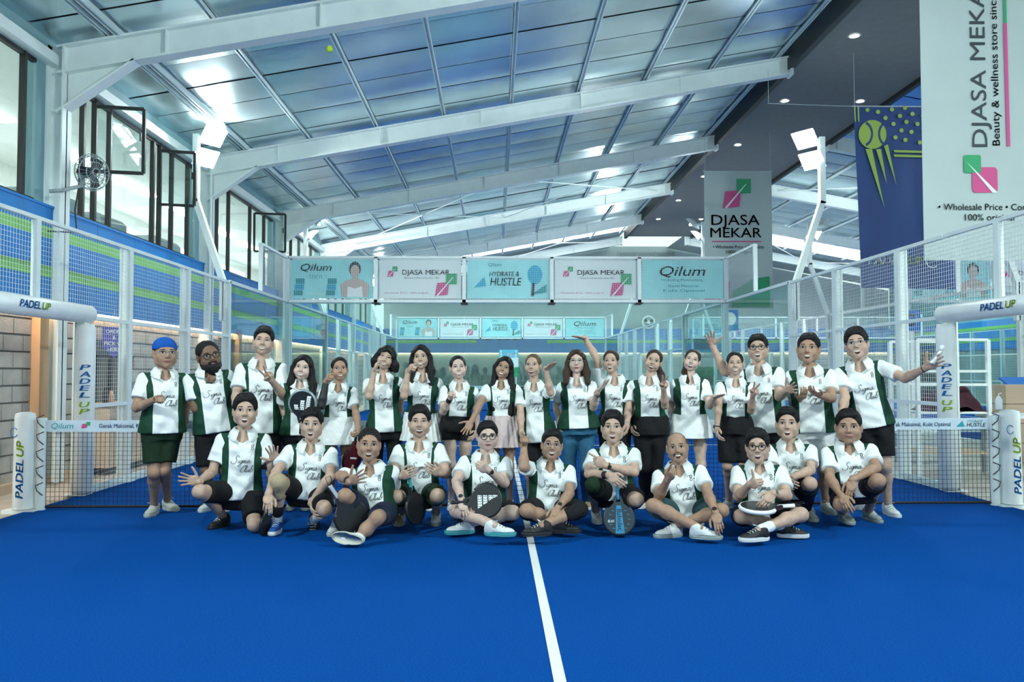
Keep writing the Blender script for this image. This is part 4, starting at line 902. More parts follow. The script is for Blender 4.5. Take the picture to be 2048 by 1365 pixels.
CM = {'black': clothm('cloth_black', (0.012, 0.013, 0.015)), 'green': clothm('cloth_dark_green', (0.012, 0.030, 0.016)), 'white': clothm('cloth_white', (0.78, 0.83, 0.83)), 'pink': clothm('cloth_pale_pink', (0.62, 0.52, 0.52)),
      'jeans': clothm('cloth_jeans', (0.035, 0.14, 0.25)), 'navy': clothm('cloth_navy', (0.018, 0.026, 0.050)), 'teal': clothm('cloth_teal', (0.03, 0.075, 0.085)), 'grey': clothm('cloth_grey', (0.20, 0.24, 0.25)), 'beige': clothm('cloth_beige', (0.42, 0.34, 0.22)), 'blue': clothm('cloth_blue', (0.01, 0.09, 0.40))}
SHM = {'white': mat('shoe_white', (0.72, 0.77, 0.77), 0.6, bump=0.3, bscale=60), 'black': mat('shoe_black', (0.015, 0.016, 0.017), 0.6, bump=0.3, bscale=60), 'grey': mat('shoe_grey', (0.30, 0.36, 0.34), 0.6, bump=0.3, bscale=60), 'cream': mat('shoe_cream', (0.55, 0.58, 0.50), 0.6, bump=0.3, bscale=60),
       'blue': mat('shoe_blue', (0.01, 0.08, 0.36), 0.6, bump=0.3, bscale=60), 'teal': mat('shoe_teal', (0.05, 0.33, 0.36), 0.6, bump=0.3, bscale=60), 'tan': mat('shoe_tan', (0.35, 0.22, 0.10), 0.6)}

# ---- canonical head: face towards -y, eyes at the origin's height, about 0.225 tall
def head_prims(sex, mouth):
    j = 1.0 if sex == 'm' else 0.90
    P = [ell((0, 0.014, 0.030), (0.077, 0.096, 0.086)), ell((0, -0.020, -0.040), (0.064*j, 0.070, 0.074), k=0.03), ball((0, -0.063, -0.094+0.002*(sex == 'f')), 0.021*j, 0.025),
         ball((0.037, -0.056, -0.034), 0.030, 0.02), ball((-0.037, -0.056, -0.034), 0.030, 0.02), ball((0.050*j, -0.010, -0.062), 0.026*j, 0.03), ball((-0.050*j, -0.010, -0.062), 0.026*j, 0.03),
         cone((-0.036, -0.074, 0.020), (0.036, -0.074, 0.020), 0.015, 0.015, 0.02),
         cone((0, -0.084, 0.008), (0, -0.104, -0.028), 0.008, 0.0115*j, 0.012), ball((0.0125, -0.092, -0.033), 0.0085*j, 0.008), ball((-0.0125, -0.092, -0.033), 0.0085*j, 0.008),
         minus(ball((0.032, -0.103, 0.001), 0.0165, 0.014)), minus(ball((-0.032, -0.103, 0.001), 0.0165, 0.014)),
         ell((0, -0.082, -0.062), (0.026, 0.012, 0.012), k=0.012),
         ell((0.079, 0.010, -0.014), (0.010, 0.020, 0.032), k=0.008), ell((-0.079, 0.010, -0.014), (0.010, 0.020, 0.032), k=0.008)]
    if mouth == 'open': P.append(ell((0, -0.066, -0.090), (0.034*j, 0.030, 0.030), k=0.02)); P.append(minus(ell((0, -0.098, -0.070), (0.019, 0.022, 0.013), k=0.006)))
    if mouth in ('smile', 'laugh'): P += [ball((0.040, -0.060, -0.040), 0.029, 0.012), ball((-0.040, -0.060, -0.040), 0.029, 0.012)]
    if mouth == 'laugh': P.append(minus(ell((0, -0.098, -0.066), (0.023, 0.020, 0.011), k=0.006)))
    return P
_heads = {}
def head_geo(sex, mouth, squint):
    key = (sex, mouth, squint)
    if key in _heads: return _heads[key]
    V, Fq = sdf(head_prims(sex, mouth), 0.0056); front = V[V[:, 1] < -0.02]
    def fy(x, z):
        d2 = (front[:, 0]-x)**2+(front[:, 2]-z)**2; i = np.argsort(d2)[:4]; w = 1/(d2[i]+1e-7); return (front[i, 1]*w).sum()/w.sum()
    feats = []
    def patch(out, mi, off, fixed=None):
        c = np.mean(out, 0); n = len(out); pts = [(c[0], c[1])]+[(c[0]+(x-c[0])*f, c[1]+(z-c[1])*f) for f in (0.5, 1.0) for x, z in out]
        P = np.array([(x, (fy(x, z) if fixed is None else fixed)-off, z) for x, z in pts]); T = np.array([(0, 1+i, 1+(i+1) % n) for i in range(n)]); Q = np.array([(1+i, 1+n+i, 1+n+(i+1) % n, 1+(i+1) % n) for i in range(n)])
        feats.append((P, T, mi)); feats.append((P, Q, mi))
    def strip(cl, w, mi, off, fixed=None):
        cl = np.array(cl); n = len(cl); ws = w if hasattr(w, '__len__') else [w]*n; A = []
        for i in range(n):
            d = cl[min(i+1, n-1)]-cl[max(i-1, 0)]; nn = np.array([-d[1], d[0]])/(np.linalg.norm(d)+1e-9)
            for sgn in (-1, 1): x, z = cl[i]+nn*sgn*ws[i]; A.append((x, (fy(x, z) if fixed is None else fixed)-off, z))
        feats.append((np.array(A), np.array([(2*i, 2*i+1, 2*i+3, 2*i+2) for i in range(n-1)]), mi))
    eh = 0.0062 if not squint else 0.0030
    for s in (-1, 1):
        ex = s*0.0325; tt = np.linspace(0, 2*math.pi, 15)[:-1]; yb = fy(ex, 0.0)
        patch([(ex+0.0150*math.cos(t), 0.001+eh*math.sin(t)*(1.0 if math.sin(t) > 0 else 0.8)) for t in tt], 2, 0.0035)
        rI = min(0.0068, eh*1.15); patch([(ex+0.0068*math.cos(t), 0.0012+rI*math.sin(t)) for t in tt], 3, 0.0050)
        strip([(ex+0.0170*math.cos(t), 0.0015+(eh+0.0012)*math.sin(t)) for t in np.linspace(math.pi*1.02, -0.05, 9)], [0.0006, 0.0014, 0.0018, 0.002, 0.002, 0.002, 0.0018, 0.0014, 0.0006], 3, 0.0048)
        zb = 0.0215 if sex == 'm' else 0.0225; raise_ = 0.004 if mouth == 'open' else 0
        strip([(s*(0.015+0.037*u), zb+raise_+0.006*math.sin(math.pi*(0.25+0.6*u))-0.003) for u in np.linspace(0, 1, 8)], [0.0016, 0.0030, 0.0034, 0.0034, 0.0030, 0.0026, 0.002, 0.001] if sex == 'm' else [0.001, 0.002, 0.0022, 0.0022, 0.002, 0.0016, 0.0012, 0.0008], 6, 0.0022)
    zm = -0.064; tt = np.linspace(0, 2*math.pi, 19)[:-1]
    if mouth == 'closed':
        strip([(x, zm+0.0035-0.00*abs(x)) for x in np.linspace(-0.024, 0.024, 9)], [0.001, 0.003, 0.004, 0.0045, 0.004, 0.0045, 0.004, 0.003, 0.001], 1, 0.0018); strip([(x, zm-0.0045) for x in np.linspace(-0.020, 0.020, 9)], [0.001, 0.003, 0.0045, 0.005, 0.005, 0.005, 0.0045, 0.003, 0.001], 1, 0.0018)
        strip([(x, zm-0.0003+6*x*x) for x in np.linspace(-0.026, 0.026, 9)], 0.0011, 4, 0.003)
    else:
        W_, Hh = {'smile': (0.028, 0.0085), 'laugh': (0.031, 0.0135), 'open': (0.022, 0.0165)}[mouth]; zo = {'smile': 0, 'laugh': -0.003, 'open': -0.006}[mouth]
        curve = {'smile': 14.0, 'laugh': 11.0, 'open': 0.0}[mouth]; fx = min(fy(x, zm+z) for x in (-0.012, 0, 0.012) for z in (-0.02, 0.0, 0.012))
        # mouth bowl follows the lips of the face; centre kept level with the lips
        def mp(f): return [(f*W_*math.cos(t), zm+zo+f*Hh*math.sin(t)*(0.75 if math.sin(t) > 0 else 1.0)+curve*(f*W_*math.cos(t))**2-curve*W_*W_*0.55) for t in tt]
        def pm(f, mi, off):
            out = mp(f); n = len(out); yv = [fx+18*x*x*1.0-off for x, z in out]; cxz = np.mean(out, 0)
            P = np.array([(cxz[0], fx-off, cxz[1])]+[(x, y, z) for (x, z), y in zip(out, yv)]); feats.append((P, np.array([(0, 1+i, 1+(i+1) % n) for i in range(n)]), mi))
        pm(1.20, 1, 0.0008); pm(0.98, 4, 0.0018)
        up = [(W_*0.82*u, zm+zo+Hh*(0.40 if mouth != 'smile' else 0.12)+curve*(W_*0.82*u)**2-curve*W_*W_*0.55) for u in np.linspace(-1, 1, 9)]
        tw = np.array([0.35, 0.8, 1, 1, 1, 1, 1, 0.8, 0.35])*(Hh*0.48 if mouth == 'smile' else Hh*0.26)
        A = []
        for (x, z), w in zip(up, tw):
            for sgn in (-1, 1): A.append((x, fx+18*x*x-0.0028, z+sgn*w))
        feats.append((np.array(A), np.array([(2*i, 2*i+1, 2*i+3, 2*i+2) for i in range(8)]), 5))
    _heads[key] = (V, Fq, feats); return _heads[key]
FACE_MATS = lambda sk, hm: [sk, M['lip'], M['eye_white'], M['iris'], M['mouth'], M['teeth'], hm]

# ---- canonical hand: x towards the thumb, y along the fingers, z out of the palm
_hands = {}
def hand_geo(kind):
    if kind in _hands: return _hands[kind]
    cur = {'open': [(6, 6, 4)]*4, 'relax': [(22, 28, 18), (26, 32, 20), (30, 34, 22), (34, 36, 22)], 'fist': [(78, 95, 55)]*4, 'thumb': [(78, 95, 55)]*4,
           'peace': [(4, 4, 2), (4, 4, 2), (80, 95, 50), (80, 95, 50)], 'point': [(4, 4, 2), (76, 92, 50), (80, 95, 50), (80, 95, 50)], 'flat': [(3, 3, 2)]*4, 'grip': [(60, 70, 40)]*4, 'heart': [(52, 60, 30), (78, 95, 50), (80, 95, 50), (82, 95, 50)], 'cup': [(18, 24, 16)]*4}[kind]
    spr = {'open': (10, 2, -7, -17), 'relax': (4, 1, -3, -7), 'flat': (2, 0, -2, -4), 'peace': (12, -8, -4, -6)}.get(kind, (2, 0, -2, -4))
    bx = (0.027, 0.009, -0.010, -0.028); by = (0.088, 0.093, 0.088, 0.078); ln = ((0.042, 0.026, 0.021), (0.047, 0.029, 0.022), (0.043, 0.027, 0.021), (0.034, 0.021, 0.019))
    P = [ell((0, 0.048, 0), (0.043, 0.054, 0.0155), k=0.01), cone((0, -0.02, 0), (0, 0.02, 0), 0.0255, 0.024, 0.012), ell((0.026, 0.035, 0.008), (0.018, 0.030, 0.014), k=0.01)]
    for f in range(4):
        p = np.array([bx[f], by[f]-0.012, 0.0]); P.append(cone((bx[f]*0.6, 0.03, 0), p, 0.012, 0.0115, 0.006)); a = 0.0; s = math.radians(spr[f]); r = 0.0096 if f < 3 else 0.0085; p = p.copy(); first = True
        for L, c in zip(ln[f], cur[f]):
            a += math.radians(c); d = np.array([math.sin(s)*math.cos(a), math.cos(s)*math.cos(a), math.sin(a)]); q = p+d*(L+(0.012 if first else 0)); P.append(cone(p, q, r, r*0.92, 0.003)); p = q; r *= 0.92; first = False
    if kind == 'thumb': T = [(0.030, 0.028, 0.006), (0.050, 0.052, 0.006), (0.085, 0.062, 0.002), (0.112, 0.066, -0.004)]
    elif kind in ('fist', 'grip', 'point', 'peace', 'heart'): T = [(0.030, 0.025, 0.008), (0.045, 0.055, 0.024), (0.030, 0.078, 0.045), (0.010, 0.084, 0.050)]
    elif kind == 'flat': T = [(0.030, 0.025, 0.005), (0.052, 0.055, 0.010), (0.056, 0.085, 0.012), (0.054, 0.108, 0.010)]
    elif kind == 'relax' or kind == 'cup': T = [(0.030, 0.022, 0.008), (0.055, 0.050, 0.018), (0.062, 0.082, 0.026), (0.060, 0.105, 0.030)]
    else: T = [(0.030, 0.022, 0.006), (0.062, 0.045, 0.010), (0.088, 0.072, 0.012), (0.106, 0.092, 0.012)]
    for a, b, r0, r1 in zip(T, T[1:], (0.0135, 0.0115, 0.0105), (0.0115, 0.0105, 0.0085)): P.append(cone(a, b, r0, r1, 0.004))
    _hands[kind] = sdf(P, 0.0046); return _hands[kind]

# ---- canonical shoe: toe towards -y, ankle joint at the origin, sole bottom at z = -0.085
def shoe_geo():
    up = [ell((0, -0.095, -0.052), (0.045, 0.085, 0.034), k=0.03), ell((0, 0.015, -0.040), (0.037, 0.055, 0.045), k=0.03), cone((0, -0.055, -0.030), (0, 0.012, 0.0), 0.034, 0.038, 0.03, None), cone((0, 0.012, -0.02), (0, 0.014, 0.028), 0.040, 0.041, 0.02, 0.75)]
    V, Q = sdf(up, 0.0085)
    mb = MB(); n = 26; out = []
    for i in range(n):
        t = 2*math.pi*i/n; y = -0.062-0.128*math.cos(t); s = math.sin(t); w = 0.050 if y < -0.06 else 0.042; out.append((w*math.copysign(abs(s)**0.75, s), y))
    P = [(x*f, y if abs(f) == 1 else -0.062+(y+0.062)*f, z) for z, f in ((-0.085, 0.96), (-0.078, 1.03), (-0.058, 1.04), (-0.050, 0.98)) for x, y in out]
    mb.add(P, [(k*n+i, k*n+(i+1) % n, (k+1)*n+(i+1) % n, (k+1)*n+i) for k in range(3) for i in range(n)]+[tuple(range(n)), tuple(reversed(range(3*n, 4*n)))])
    lc = MB()
    for k in range(5):
        y = -0.105+0.022*k; z = -0.019+0.0115*k; lc.tube([(-0.028, y, z-0.010), (-0.012, y-0.004, z), (0.012, y+0.004, z), (0.028, y, z-0.010)], 0.0035, 5)
    lc.tube([(-0.03, -0.03, 0.03), (-0.045, -0.05, 0.035), (-0.02, -0.045, 0.032), (0.0, -0.025, 0.03), (0.025, -0.05, 0.034), (0.04, -0.04, 0.03)], 0.003, 5)
    return V, Q, mb, lc
_SV, _SQ, _Ssole, _Slace = shoe_geo(); _sh = {}
def shoe_meshes(col, sole):
    if (col, sole) not in _sh:
        m = Mesh().add(_SV, _SQ); o = m.build('shoe', [SHM[col]], None, (0, 0, 0)); me = o.data; bpy.data.objects.remove(o)
        ms = _Ssole.mesh('sole', SHM[sole]); ml = _Slace.mesh('laces', SHM['white' if col != 'white' else 'grey'])
        for q in (ms, ml): q.polygons.foreach_set('use_smooth', [True]*len(q.polygons))
        _sh[(col, sole)] = (me, ms, ml)
    return _sh[(col, sole)]

# ---- script lettering for the chest, strokes in units of the small letters' height
_STROKES = [[(1.7, 2.1), (1.35, 2.65), (0.8, 2.45), (0.65, 1.9), (1.05, 1.35), (1.3, 0.7), (0.95, 0.0), (0.2, -0.3), (-0.5, 0.0), (-0.6, 0.5)], [(2.1, 1.0), (1.95, 0.3), (2.15, 0.0), (2.55, 0.5)],
    [(3.25, 0.9), (2.85, 1.0), (2.55, 0.6), (2.65, 0.1), (3.0, 0.15), (3.25, 0.9), (3.0, -0.7), (2.55, -1.2), (2.3, -0.8), (3.35, 0.2)], [(3.45, 0.95), (3.4, 0.0), (3.65, 0.8), (3.95, 1.0), (3.95, 0.0), (4.2, 0.8), (4.5, 1.0), (4.5, 0.2), (4.75, 0.0), (5.05, 0.45)],
    [(5.75, 0.9), (5.35, 1.0), (5.05, 0.5), (5.2, 0.0), (5.6, 0.4), (5.8, 1.0), (5.75, 0.2), (6.0, 0.0), (6.4, 0.4)]]
_S2 = [[(1.5, 1.9), (1.3, 2.45), (0.7, 2.3), (0.15, 1.3), (0.1, 0.4), (0.55, -0.1), (1.3, 0.35)], [(1.3, 0.35), (1.95, 1.6), (1.95, 2.4), (1.65, 2.1), (1.6, 0.4), (1.85, 0.0), (2.2, 0.5)], [(2.25, 1.0), (2.15, 0.25), (2.4, 0.0), (2.8, 0.7), (2.9, 1.0), (2.85, 0.2), (3.05, 0.0), (3.35, 0.5)], [(3.35, 0.5), (3.9, 1.7), (3.9, 2.4), (3.6, 2.1), (3.5, 0.2), (3.8, 0.0), (4.2, 0.4), (4.15, 0.9), (3.85, 0.8), (4.6, 1.1)]]
def smooth_line(p, m=5):
    p = np.array(p, float); p = np.vstack([2*p[0]-p[1], p, 2*p[-1]-p[-2]]); out = []
    for i in range(1, len(p)-2):
        for t in np.linspace(0, 1, m, endpoint=False):
            out.append(0.5*((2*p[i])+(-p[i-1]+p[i+1])*t+(2*p[i-1]-5*p[i]+4*p[i+1]-p[i+2])*t*t+(-p[i-1]+3*p[i]-3*p[i+1]+p[i+2])*t**3))
    out.append(p[-2]); return np.array(out)
_LET = []
for st in _STROKES: q = smooth_line(st); _LET.append(np.c_[(q[:, 0]-3.6+0.28*q[:, 1])*0.0235, q[:, 1]*0.0235])
for st in _S2: q = smooth_line(st); _LET.append(np.c_[(q[:, 0]-0.9+0.28*q[:, 1])*0.0235, (q[:, 1]-3.35)*0.0235])
_EMB = [np.array([(0.007*math.cos(t), 0.009+0.0085*math.sin(t)) for t in np.linspace(-1.2, 4.6, 14)]), np.array([(0.007*math.cos(t), -0.009+0.0085*math.sin(t)) for t in np.linspace(1.9, 7.7, 14)])]

# ---- joints from the photograph: a ray through the pixel, the bone's length fixes the depth
def joint(parent, spec, L, ybase):
    px, py, how = spec; r = ray(px, py)
    if isinstance(how, str) and how[0] == 'z': return atz(px, py, float(how[1:]))
    if isinstance(how, str) and how[0] == 'y': return at(px, py, ybase+float(how[1:]))
    rn = r/np.linalg.norm(r); b = rn@(parent-CO); d2 = ((parent-CO)**2).sum()-b*b
    if L*L <= d2:
        q = CO+rn*b; v = q-parent; n = np.linalg.norm(v)
        return parent+v*min(1.0, 1.12*L/n)
    h = math.sqrt(L*L-d2); return CO+rn*(b-h if how == 'n' else b+h)
def unit(v): v = np.asarray(v, float); return v/(np.linalg.norm(v)+1e-12)
def rot_axis(a, t):
    a = unit(a); K = np.array([[0, -a[2], a[1]], [a[2], 0, -a[0]], [-a[1], a[0], 0]]); return np.eye(3)+math.sin(t)*K+(1-math.cos(t))*(K@K)
DIRN = {'c': lambda p: unit(CO-p), 'b': lambda p: unit(p-CO), 'u': lambda p: Z1, 'd': lambda p: -Z1, 'l': lambda p: -X1, 'r': lambda p: X1}
PEOPLE = {}
def person(key, label, y, head, N, P, sex='m', S=1.70, yaw=0, lean=0.0, fat=1.0, skin_='fair', hair=('short', 'black'), mouth='closed', squint=False, L=None, R=None, KL=None, AL=None, KR=None, AR=None,
           toeL=(0, -1), toeR=(0, -1), bottom=('shorts', 'black'), hem=0.075, shoes=('white', 'white'), glasses=None, extras=(), group='standing back row', sock=None, beard=None, bandana=False, flare=1.0, tuck=False, leg_len=1.0, arms=1.0, shoeL=None, shoeR=None, roll=0.0):
    k = S/1.70; fm = sex == 'f'; lw = (0.86 if fm else 1.0)*(0.85+0.15*fat)
    Pp = np.array(at(P[0], P[1], y)); Nn = np.array(at(N[0], N[1], y+lean)); up = unit(Nn-Pp)
    face_cam = math.atan2(-Pp[0], Pp[1]); ty = face_cam*0.8+math.radians(yaw)
    fwd = np.array([math.sin(ty), -math.cos(ty), 0]); fwd = unit(fwd-up*(fwd@up)); lat = unit(np.cross(up, fwd))*1.0      # lat: towards image right
    if lat[0] < 0: lat = -lat
    if roll: Rm = rot_axis(fwd, math.radians(roll)); lat = Rm @ lat
    TL = np.linalg.norm(Nn-Pp)
    base = np.array([Pp[0], Pp[1], 0.0]); root = empty('person', base); tag(root, label, 'person', group)
    sk = SK[skin_]; hm = HM[hair[1]]
    sw = (0.150 if fm else 0.178)*k*(0.93+0.07*fat)
    sh = {s: Nn+lat*(sw*s)-up*0.058*k for s in (-1, 1)}; hp = {s: Pp+lat*0.088*k*s for s in (-1, 1)}
    # ---- torso profile
    if fm: hh, wx, wy, of = [-0.14, -0.06, 0.04, 0.16, 0.30, 0.38, 0.44, 0.475, 0.50], [0.155, 0.160, 0.150, 0.122, 0.138, 0.142, 0.115, 0.07, 0.045], [0.115, 0.118, 0.108, 0.090, 0.102, 0.095, 0.075, 0.055, 0.045], [0, 0, 0, 0.005, 0.012, 0.01, 0, -0.005, -0.005]
    else: hh, wx, wy, of = [-0.14, -0.06, 0.04, 0.16, 0.30, 0.38, 0.44, 0.475, 0.50], [0.150, 0.155, 0.150, 0.145, 0.162, 0.165, 0.135, 0.085, 0.055], [0.110, 0.115, 0.112, 0.108, 0.115, 0.108, 0.085, 0.060, 0.050], [0, 0, 0.005, 0.01, 0.012, 0.008, 0, -0.005, -0.005]
    sc = TL/0.50; hh = np.array(hh)*sc; wx = np.array(wx)*k; wy = np.array(wy)*k; belly = np.interp(hh/sc, [-0.14, 0.0, 0.12, 0.3, 0.42], [1, 1, 1, 0.6, 0.1])*(fat-1)
    wx = wx*(1+belly*0.8); wy = wy*(1+belly*1.5)
    T = dict(P=Pp, lat=lat, fwd=fwd, up=up, h=hh, wx=wx, wy=wy, of=np.array(of))
    # ---- arms
    body = Mesh(); sleeve = []; wrists = {}; arm_u = {}
    for s, A in ((-1, L), (1, R)):
        if A is None: continue
        e = joint(sh[s], A[0], 0.285*k*arms*(0.94 if fm else 1), y); w = joint(e, A[1], 0.250*k*arms*(0.94 if fm else 1), y); tip = A[3]; kind = A[2]; pal = A[4]
        ue, uw = unit(e-sh[s]), unit(w-e); r = 0.048*k*lw; m_ = e*0.5+sh[s]*0.5
        pr = [cone(sh[s], m_, r*0.85, r*0.98, 0.02), cone(m_, e, r*0.98, r*0.80, 0.02), cone(e, e+uw*0.07*k, r*0.80, r*0.86, 0.025), cone(e+uw*0.07*k, w, r*0.86, 0.027*k*(0.9 if fm else 1), 0.025), cone(w, w+uw*0.02, 0.027*k*(0.9 if fm else 1), 0.026*k*(0.9 if fm else 1), 0.02)]
        body.add(*sdf(pr, 0.0095))
        tp = joint(w, (tip[0], tip[1], tip[2] if len(tip) > 2 else 'n'), 0.185*k, y); u = unit(tp-w); n = DIRN[pal](w); n = unit(n-u*(n@u)); th = np.cross(n, u)*s
        hs = k*(0.92 if fm else 1.0); HV, HQ = hand_geo(kind); Mx = np.stack([th, u, n], 1)
        V = w+uw*0.008+(HV*hs) @ Mx.T; Q = HQ if np.linalg.det(Mx) > 0 else HQ[:, ::-1]; body.add(V, Q); wrists[s] = (w, uw, u, n, e); arm_u[s] = ue
        fr = 0.72 if not fm else 0.66; rs = r*1.38
        sleeve.append(cone(sh[s]-ue*0.0, sh[s]+ue*(0.285*k*fr+0.02), r*1.20, rs*1.12, 0.03, (0.285*k*fr)/(0.285*k*fr+0.035)))
    # ---- legs
    legs = {}
    for s, K_, A_ in ((-1, KL, AL), (1, KR, AR)):
        if K_ is None: continue
        kn = joint(hp[s], K_, 0.42*k*leg_len, y); an = joint(kn, A_, 0.405*k*leg_len, y); legs[s] = (kn, an)
        d = unit(an-kn); back = unit(kn-hp[s])-d*(unit(kn-hp[s])@d); bk = np.linalg.norm(back); back = (-back/bk if bk > 0.25 else -fwd)
        back = unit(back-d*(back@d)); 
        if bk > 0.25: back = -unit(unit(kn-hp[s])-d*(unit(kn-hp[s])@d))
        rT, rK, rC, rA = 0.080*k*lw, 0.054*k*lw, 0.054*k*lw, 0.036*k*lw
        pr = [cone(hp[s], hp[s]*0.4+kn*0.6, rT*1.08, rT*0.86, 0.03), cone(hp[s]*0.4+kn*0.6, kn, rT*0.86, rK, 0.03), ball(kn, rK*1.02, 0.02), cone(kn, kn+d*0.13*k+back*0.018*k, rK*0.93, rC, 0.03), cone(kn+d*0.13*k+back*0.018*k, an-d*0.08*k, rC, rA*1.02, 0.03), cone(an-d*0.08*k, an+d*0.02, rA, rA*0.98, 0.02)]
        body.add(*sdf(pr, 0.0125))
    # ---- torso skin (under the shirt; shows at the open neck)
    hx, hy, hhp, hyaw, htilt, hpit = (list(head)+[0, 0, 0])[:6]
    HC = np.array(at(hx, hy, y+lean-0.015)); dist = np.linalg.norm(HC-CO); hs = hhp*dist/F_PX/0.252
    fa = math.atan2(-HC[0], HC[1])+math.radians(hyaw)
    Rz = np.array([[math.cos(fa), -math.sin(fa), 0], [math.sin(fa), math.cos(fa), 0], [0, 0, 1]]); Rx = rot_axis((1, 0, 0), -math.radians(hpit)); vd = unit(HC-CO); Rt = rot_axis(-vd, math.radians(htilt))
    HR = Rt @ Rz @ Rx
    def hw(p): p = np.array(p, float); p[2] *= 1.10 if p[2] < 0 else 1.0; return HC+hs*(HR @ p)
    nr = (0.046 if fm else 0.056)*k*(0.9+0.1*fat)
    pr = [('t', T, -0.012, hh[0], hh[-1]-0.02, 0.03), cone(Nn-up*0.05*k, hw((0, 0.022, -0.055)), nr*1.12, nr*0.98, 0.04), cone(Nn-up*0.055, sh[-1]-up*0.012, 0.042*k*lw, 0.036*k*lw, 0.02), cone(Nn-up*0.055, sh[1]-up*0.012, 0.042*k*lw, 0.036*k*lw, 0.02)]
    body.add(*sdf(pr, 0.0135))
    HV, HQ, feats = head_geo(sex, mouth, squint)
    fw_ = np.array([(1.04 if fm else 1.07)+(fat-1)*0.30, 1.0, 1.0]); TF = lambda V: HC+hs*((V*fw_*np.where(V[:, 2:3] < 0, np.array([[1, 1, 1.10]]), 1.0)) @ HR.T)
    body.add(TF(HV), HQ, 0)
    for fv, ff, mi in feats: body.add(TF(fv), ff, mi)
    ob = body.build('body', FACE_MATS(sk, hm), root, base)
    # ---- shirt
    h0 = -0.06 if not tuck else 0.07*sc
    inf = 0.016 if not fm else 0.014
    T2 = dict(T); fl_ = np.interp(hh/sc, [-0.14, 0.0, 0.16, 0.3], [0.030, 0.024, 0.006, 0])*(0 if tuck else 1); T2['wx'] = wx+fl_; T2['wy'] = wy+fl_
    tor = ('t', T2, inf, (-hem*sc if not tuck else h0), hh[-1]-0.02*sc, 0.02)
    pr = [tor, cone(Nn-up*0.024*k-fwd*0.012, sh[-1]+lat*0.012, 0.056*k, 0.056*k*lw, 0.035), cone(Nn-up*0.024*k-fwd*0.012, sh[1]-lat*0.012, 0.056*k, 0.056*k*lw, 0.035)]
    if fm:
        for s in (-1, 1): pr.append(ball(Pp+up*0.325*sc+lat*0.060*k*s+fwd*0.070*k, 0.062*k, 0.05))
    tor_pr = list(pr); pr = pr+sleeve
    pr.append(minus(cone(Nn-up*0.045*k+fwd*0.045*k, hw((0, 0.012, -0.05)), nr*0.98, nr*1.12, 0.008))); pr.append(minus(cone(Nn-up*0.075*k+fwd*0.115*k, Nn+fwd*0.06*k, 0.006, nr*0.90, 0.006)))
    V, Q = sdf(pr, 0.0116)
    # wrinkles
    loc = V-Pp; l_ = loc@lat; h_ = loc@up; f_ = loc@fwd
    sd = rng.uniform(0, 6, 4)
    dn = (0.0055*np.sin(h_*48+14*l_+sd[0])*np.sin(l_*19+6*h_+sd[1])+0.0045*np.sin(h_*26-l_*38+sd[2]))*np.clip((TL-h_)/0.12, 0.2, 1.3)
    V = V+fwd[None, :]*dn[:, None]
    dt = evalp(tor_pr, V); da = evalp(sleeve, V) if sleeve else np.full(len(V), 1.0)
    wpan = np.interp((TL-h_)/sc, [0.0, 0.05, 0.12, 0.20, 0.60], [0.118, 0.118, 0.108, 0.104, 0.110])*k*(0.84 if fm else 1.0)*(0.70+0.30*fat)
    slv = np.full(len(V), -1.0)
    for s in arm_u:
        nn = unit(lat*s*0.9+arm_u[s]*0.45); m_ = (V-sh[s])@nn+0.016*k; slv = np.maximum(slv, np.minimum(m_, dt-da+0.006))
    green = np.minimum(np.abs(l_)-wpan, -slv)
    so = Mesh().add(V, Q).build('shirt', [M['shirt']], root, base, {'green': green})
    bvh = BVHTree.FromPolygons([tuple(p) for p in V], [tuple(q) for q in Q])
    def on(lx, dz, off=0.004):
        o = Nn-up*dz+lat*lx+fwd*0.6; hit = bvh.ray_cast(Vector(o), Vector(-fwd), 0.62)
        return None if hit[0] is None else np.array(hit[0])+fwd*off
    lsc = k*(0.92 if fm else 1.0); mesh = Mesh()
    def ink(lines, cx_, cz_, w, scl):
        for ln in lines:
            prev = None
            for i, p in enumerate(ln):
                d = ln[min(i+1, len(ln)-1)]-ln[max(i-1, 0)]; nn = np.array([-d[1], d[0]])/(np.linalg.norm(d)+1e-9); ww = w*(0.75+0.5*abs(d[1])/(np.linalg.norm(d)+1e-9))
                a = on(cx_+(p[0]+nn[0]*ww)*scl, cz_-(p[1]+nn[1]*ww)*scl); b = on(cx_+(p[0]-nn[0]*ww)*scl, cz_-(p[1]-nn[1]*ww)*scl)
                cur = None if a is None or b is None else (a, b)
                if prev is not None and cur is not None and np.linalg.norm(prev[0]-cur[0]) < 0.05: mesh.add(np.array([prev[0], prev[1], cur[1], cur[0]]), np.array([[0, 1, 2, 3]]))
                prev = cur
    ink(_LET, 0.012*k, 0.235*sc, 0.0017, lsc*1.0); ink(_EMB, 0.088*k*(0.85 if fm else 1), 0.105*sc, 0.0016, 1.25*lsc)
    if mesh.n: mesh.build('lettering', [M['shirt_ink']], so, base)
    # collar: stand and fold, open at the front, points forward
    cen = Nn+up*0.034*k-fwd*0.004; rx, ry = nr*1.20+0.012, nr*1.22+0.014; A = []; n = 25
    for i in range(n):
        t = math.radians(24+(360-48)*i/(n-1)); e = fwd*math.cos(t)*ry+lat*math.sin(t)*rx; fr = max(0, math.cos(t))
        drop = -0.034*k*fr
        A += [cen+e*0.93+up*(0.012*k+drop*0.8), cen+e*1.0+up*(0.026*k+drop*0.8), cen+e*1.32+up*(-0.006*k+drop*1.2), cen+e*(1.70+0.16*fr**3)+up*(-0.042*k-0.016*k*fr**2+drop*1.25)+fwd*0.016*fr]
    A = np.array(A); q = np.array([(4*i+j, 4*i+4+j, 4*i+5+j, 4*i+1+j) for i in range(n-1) for j in range(3)])
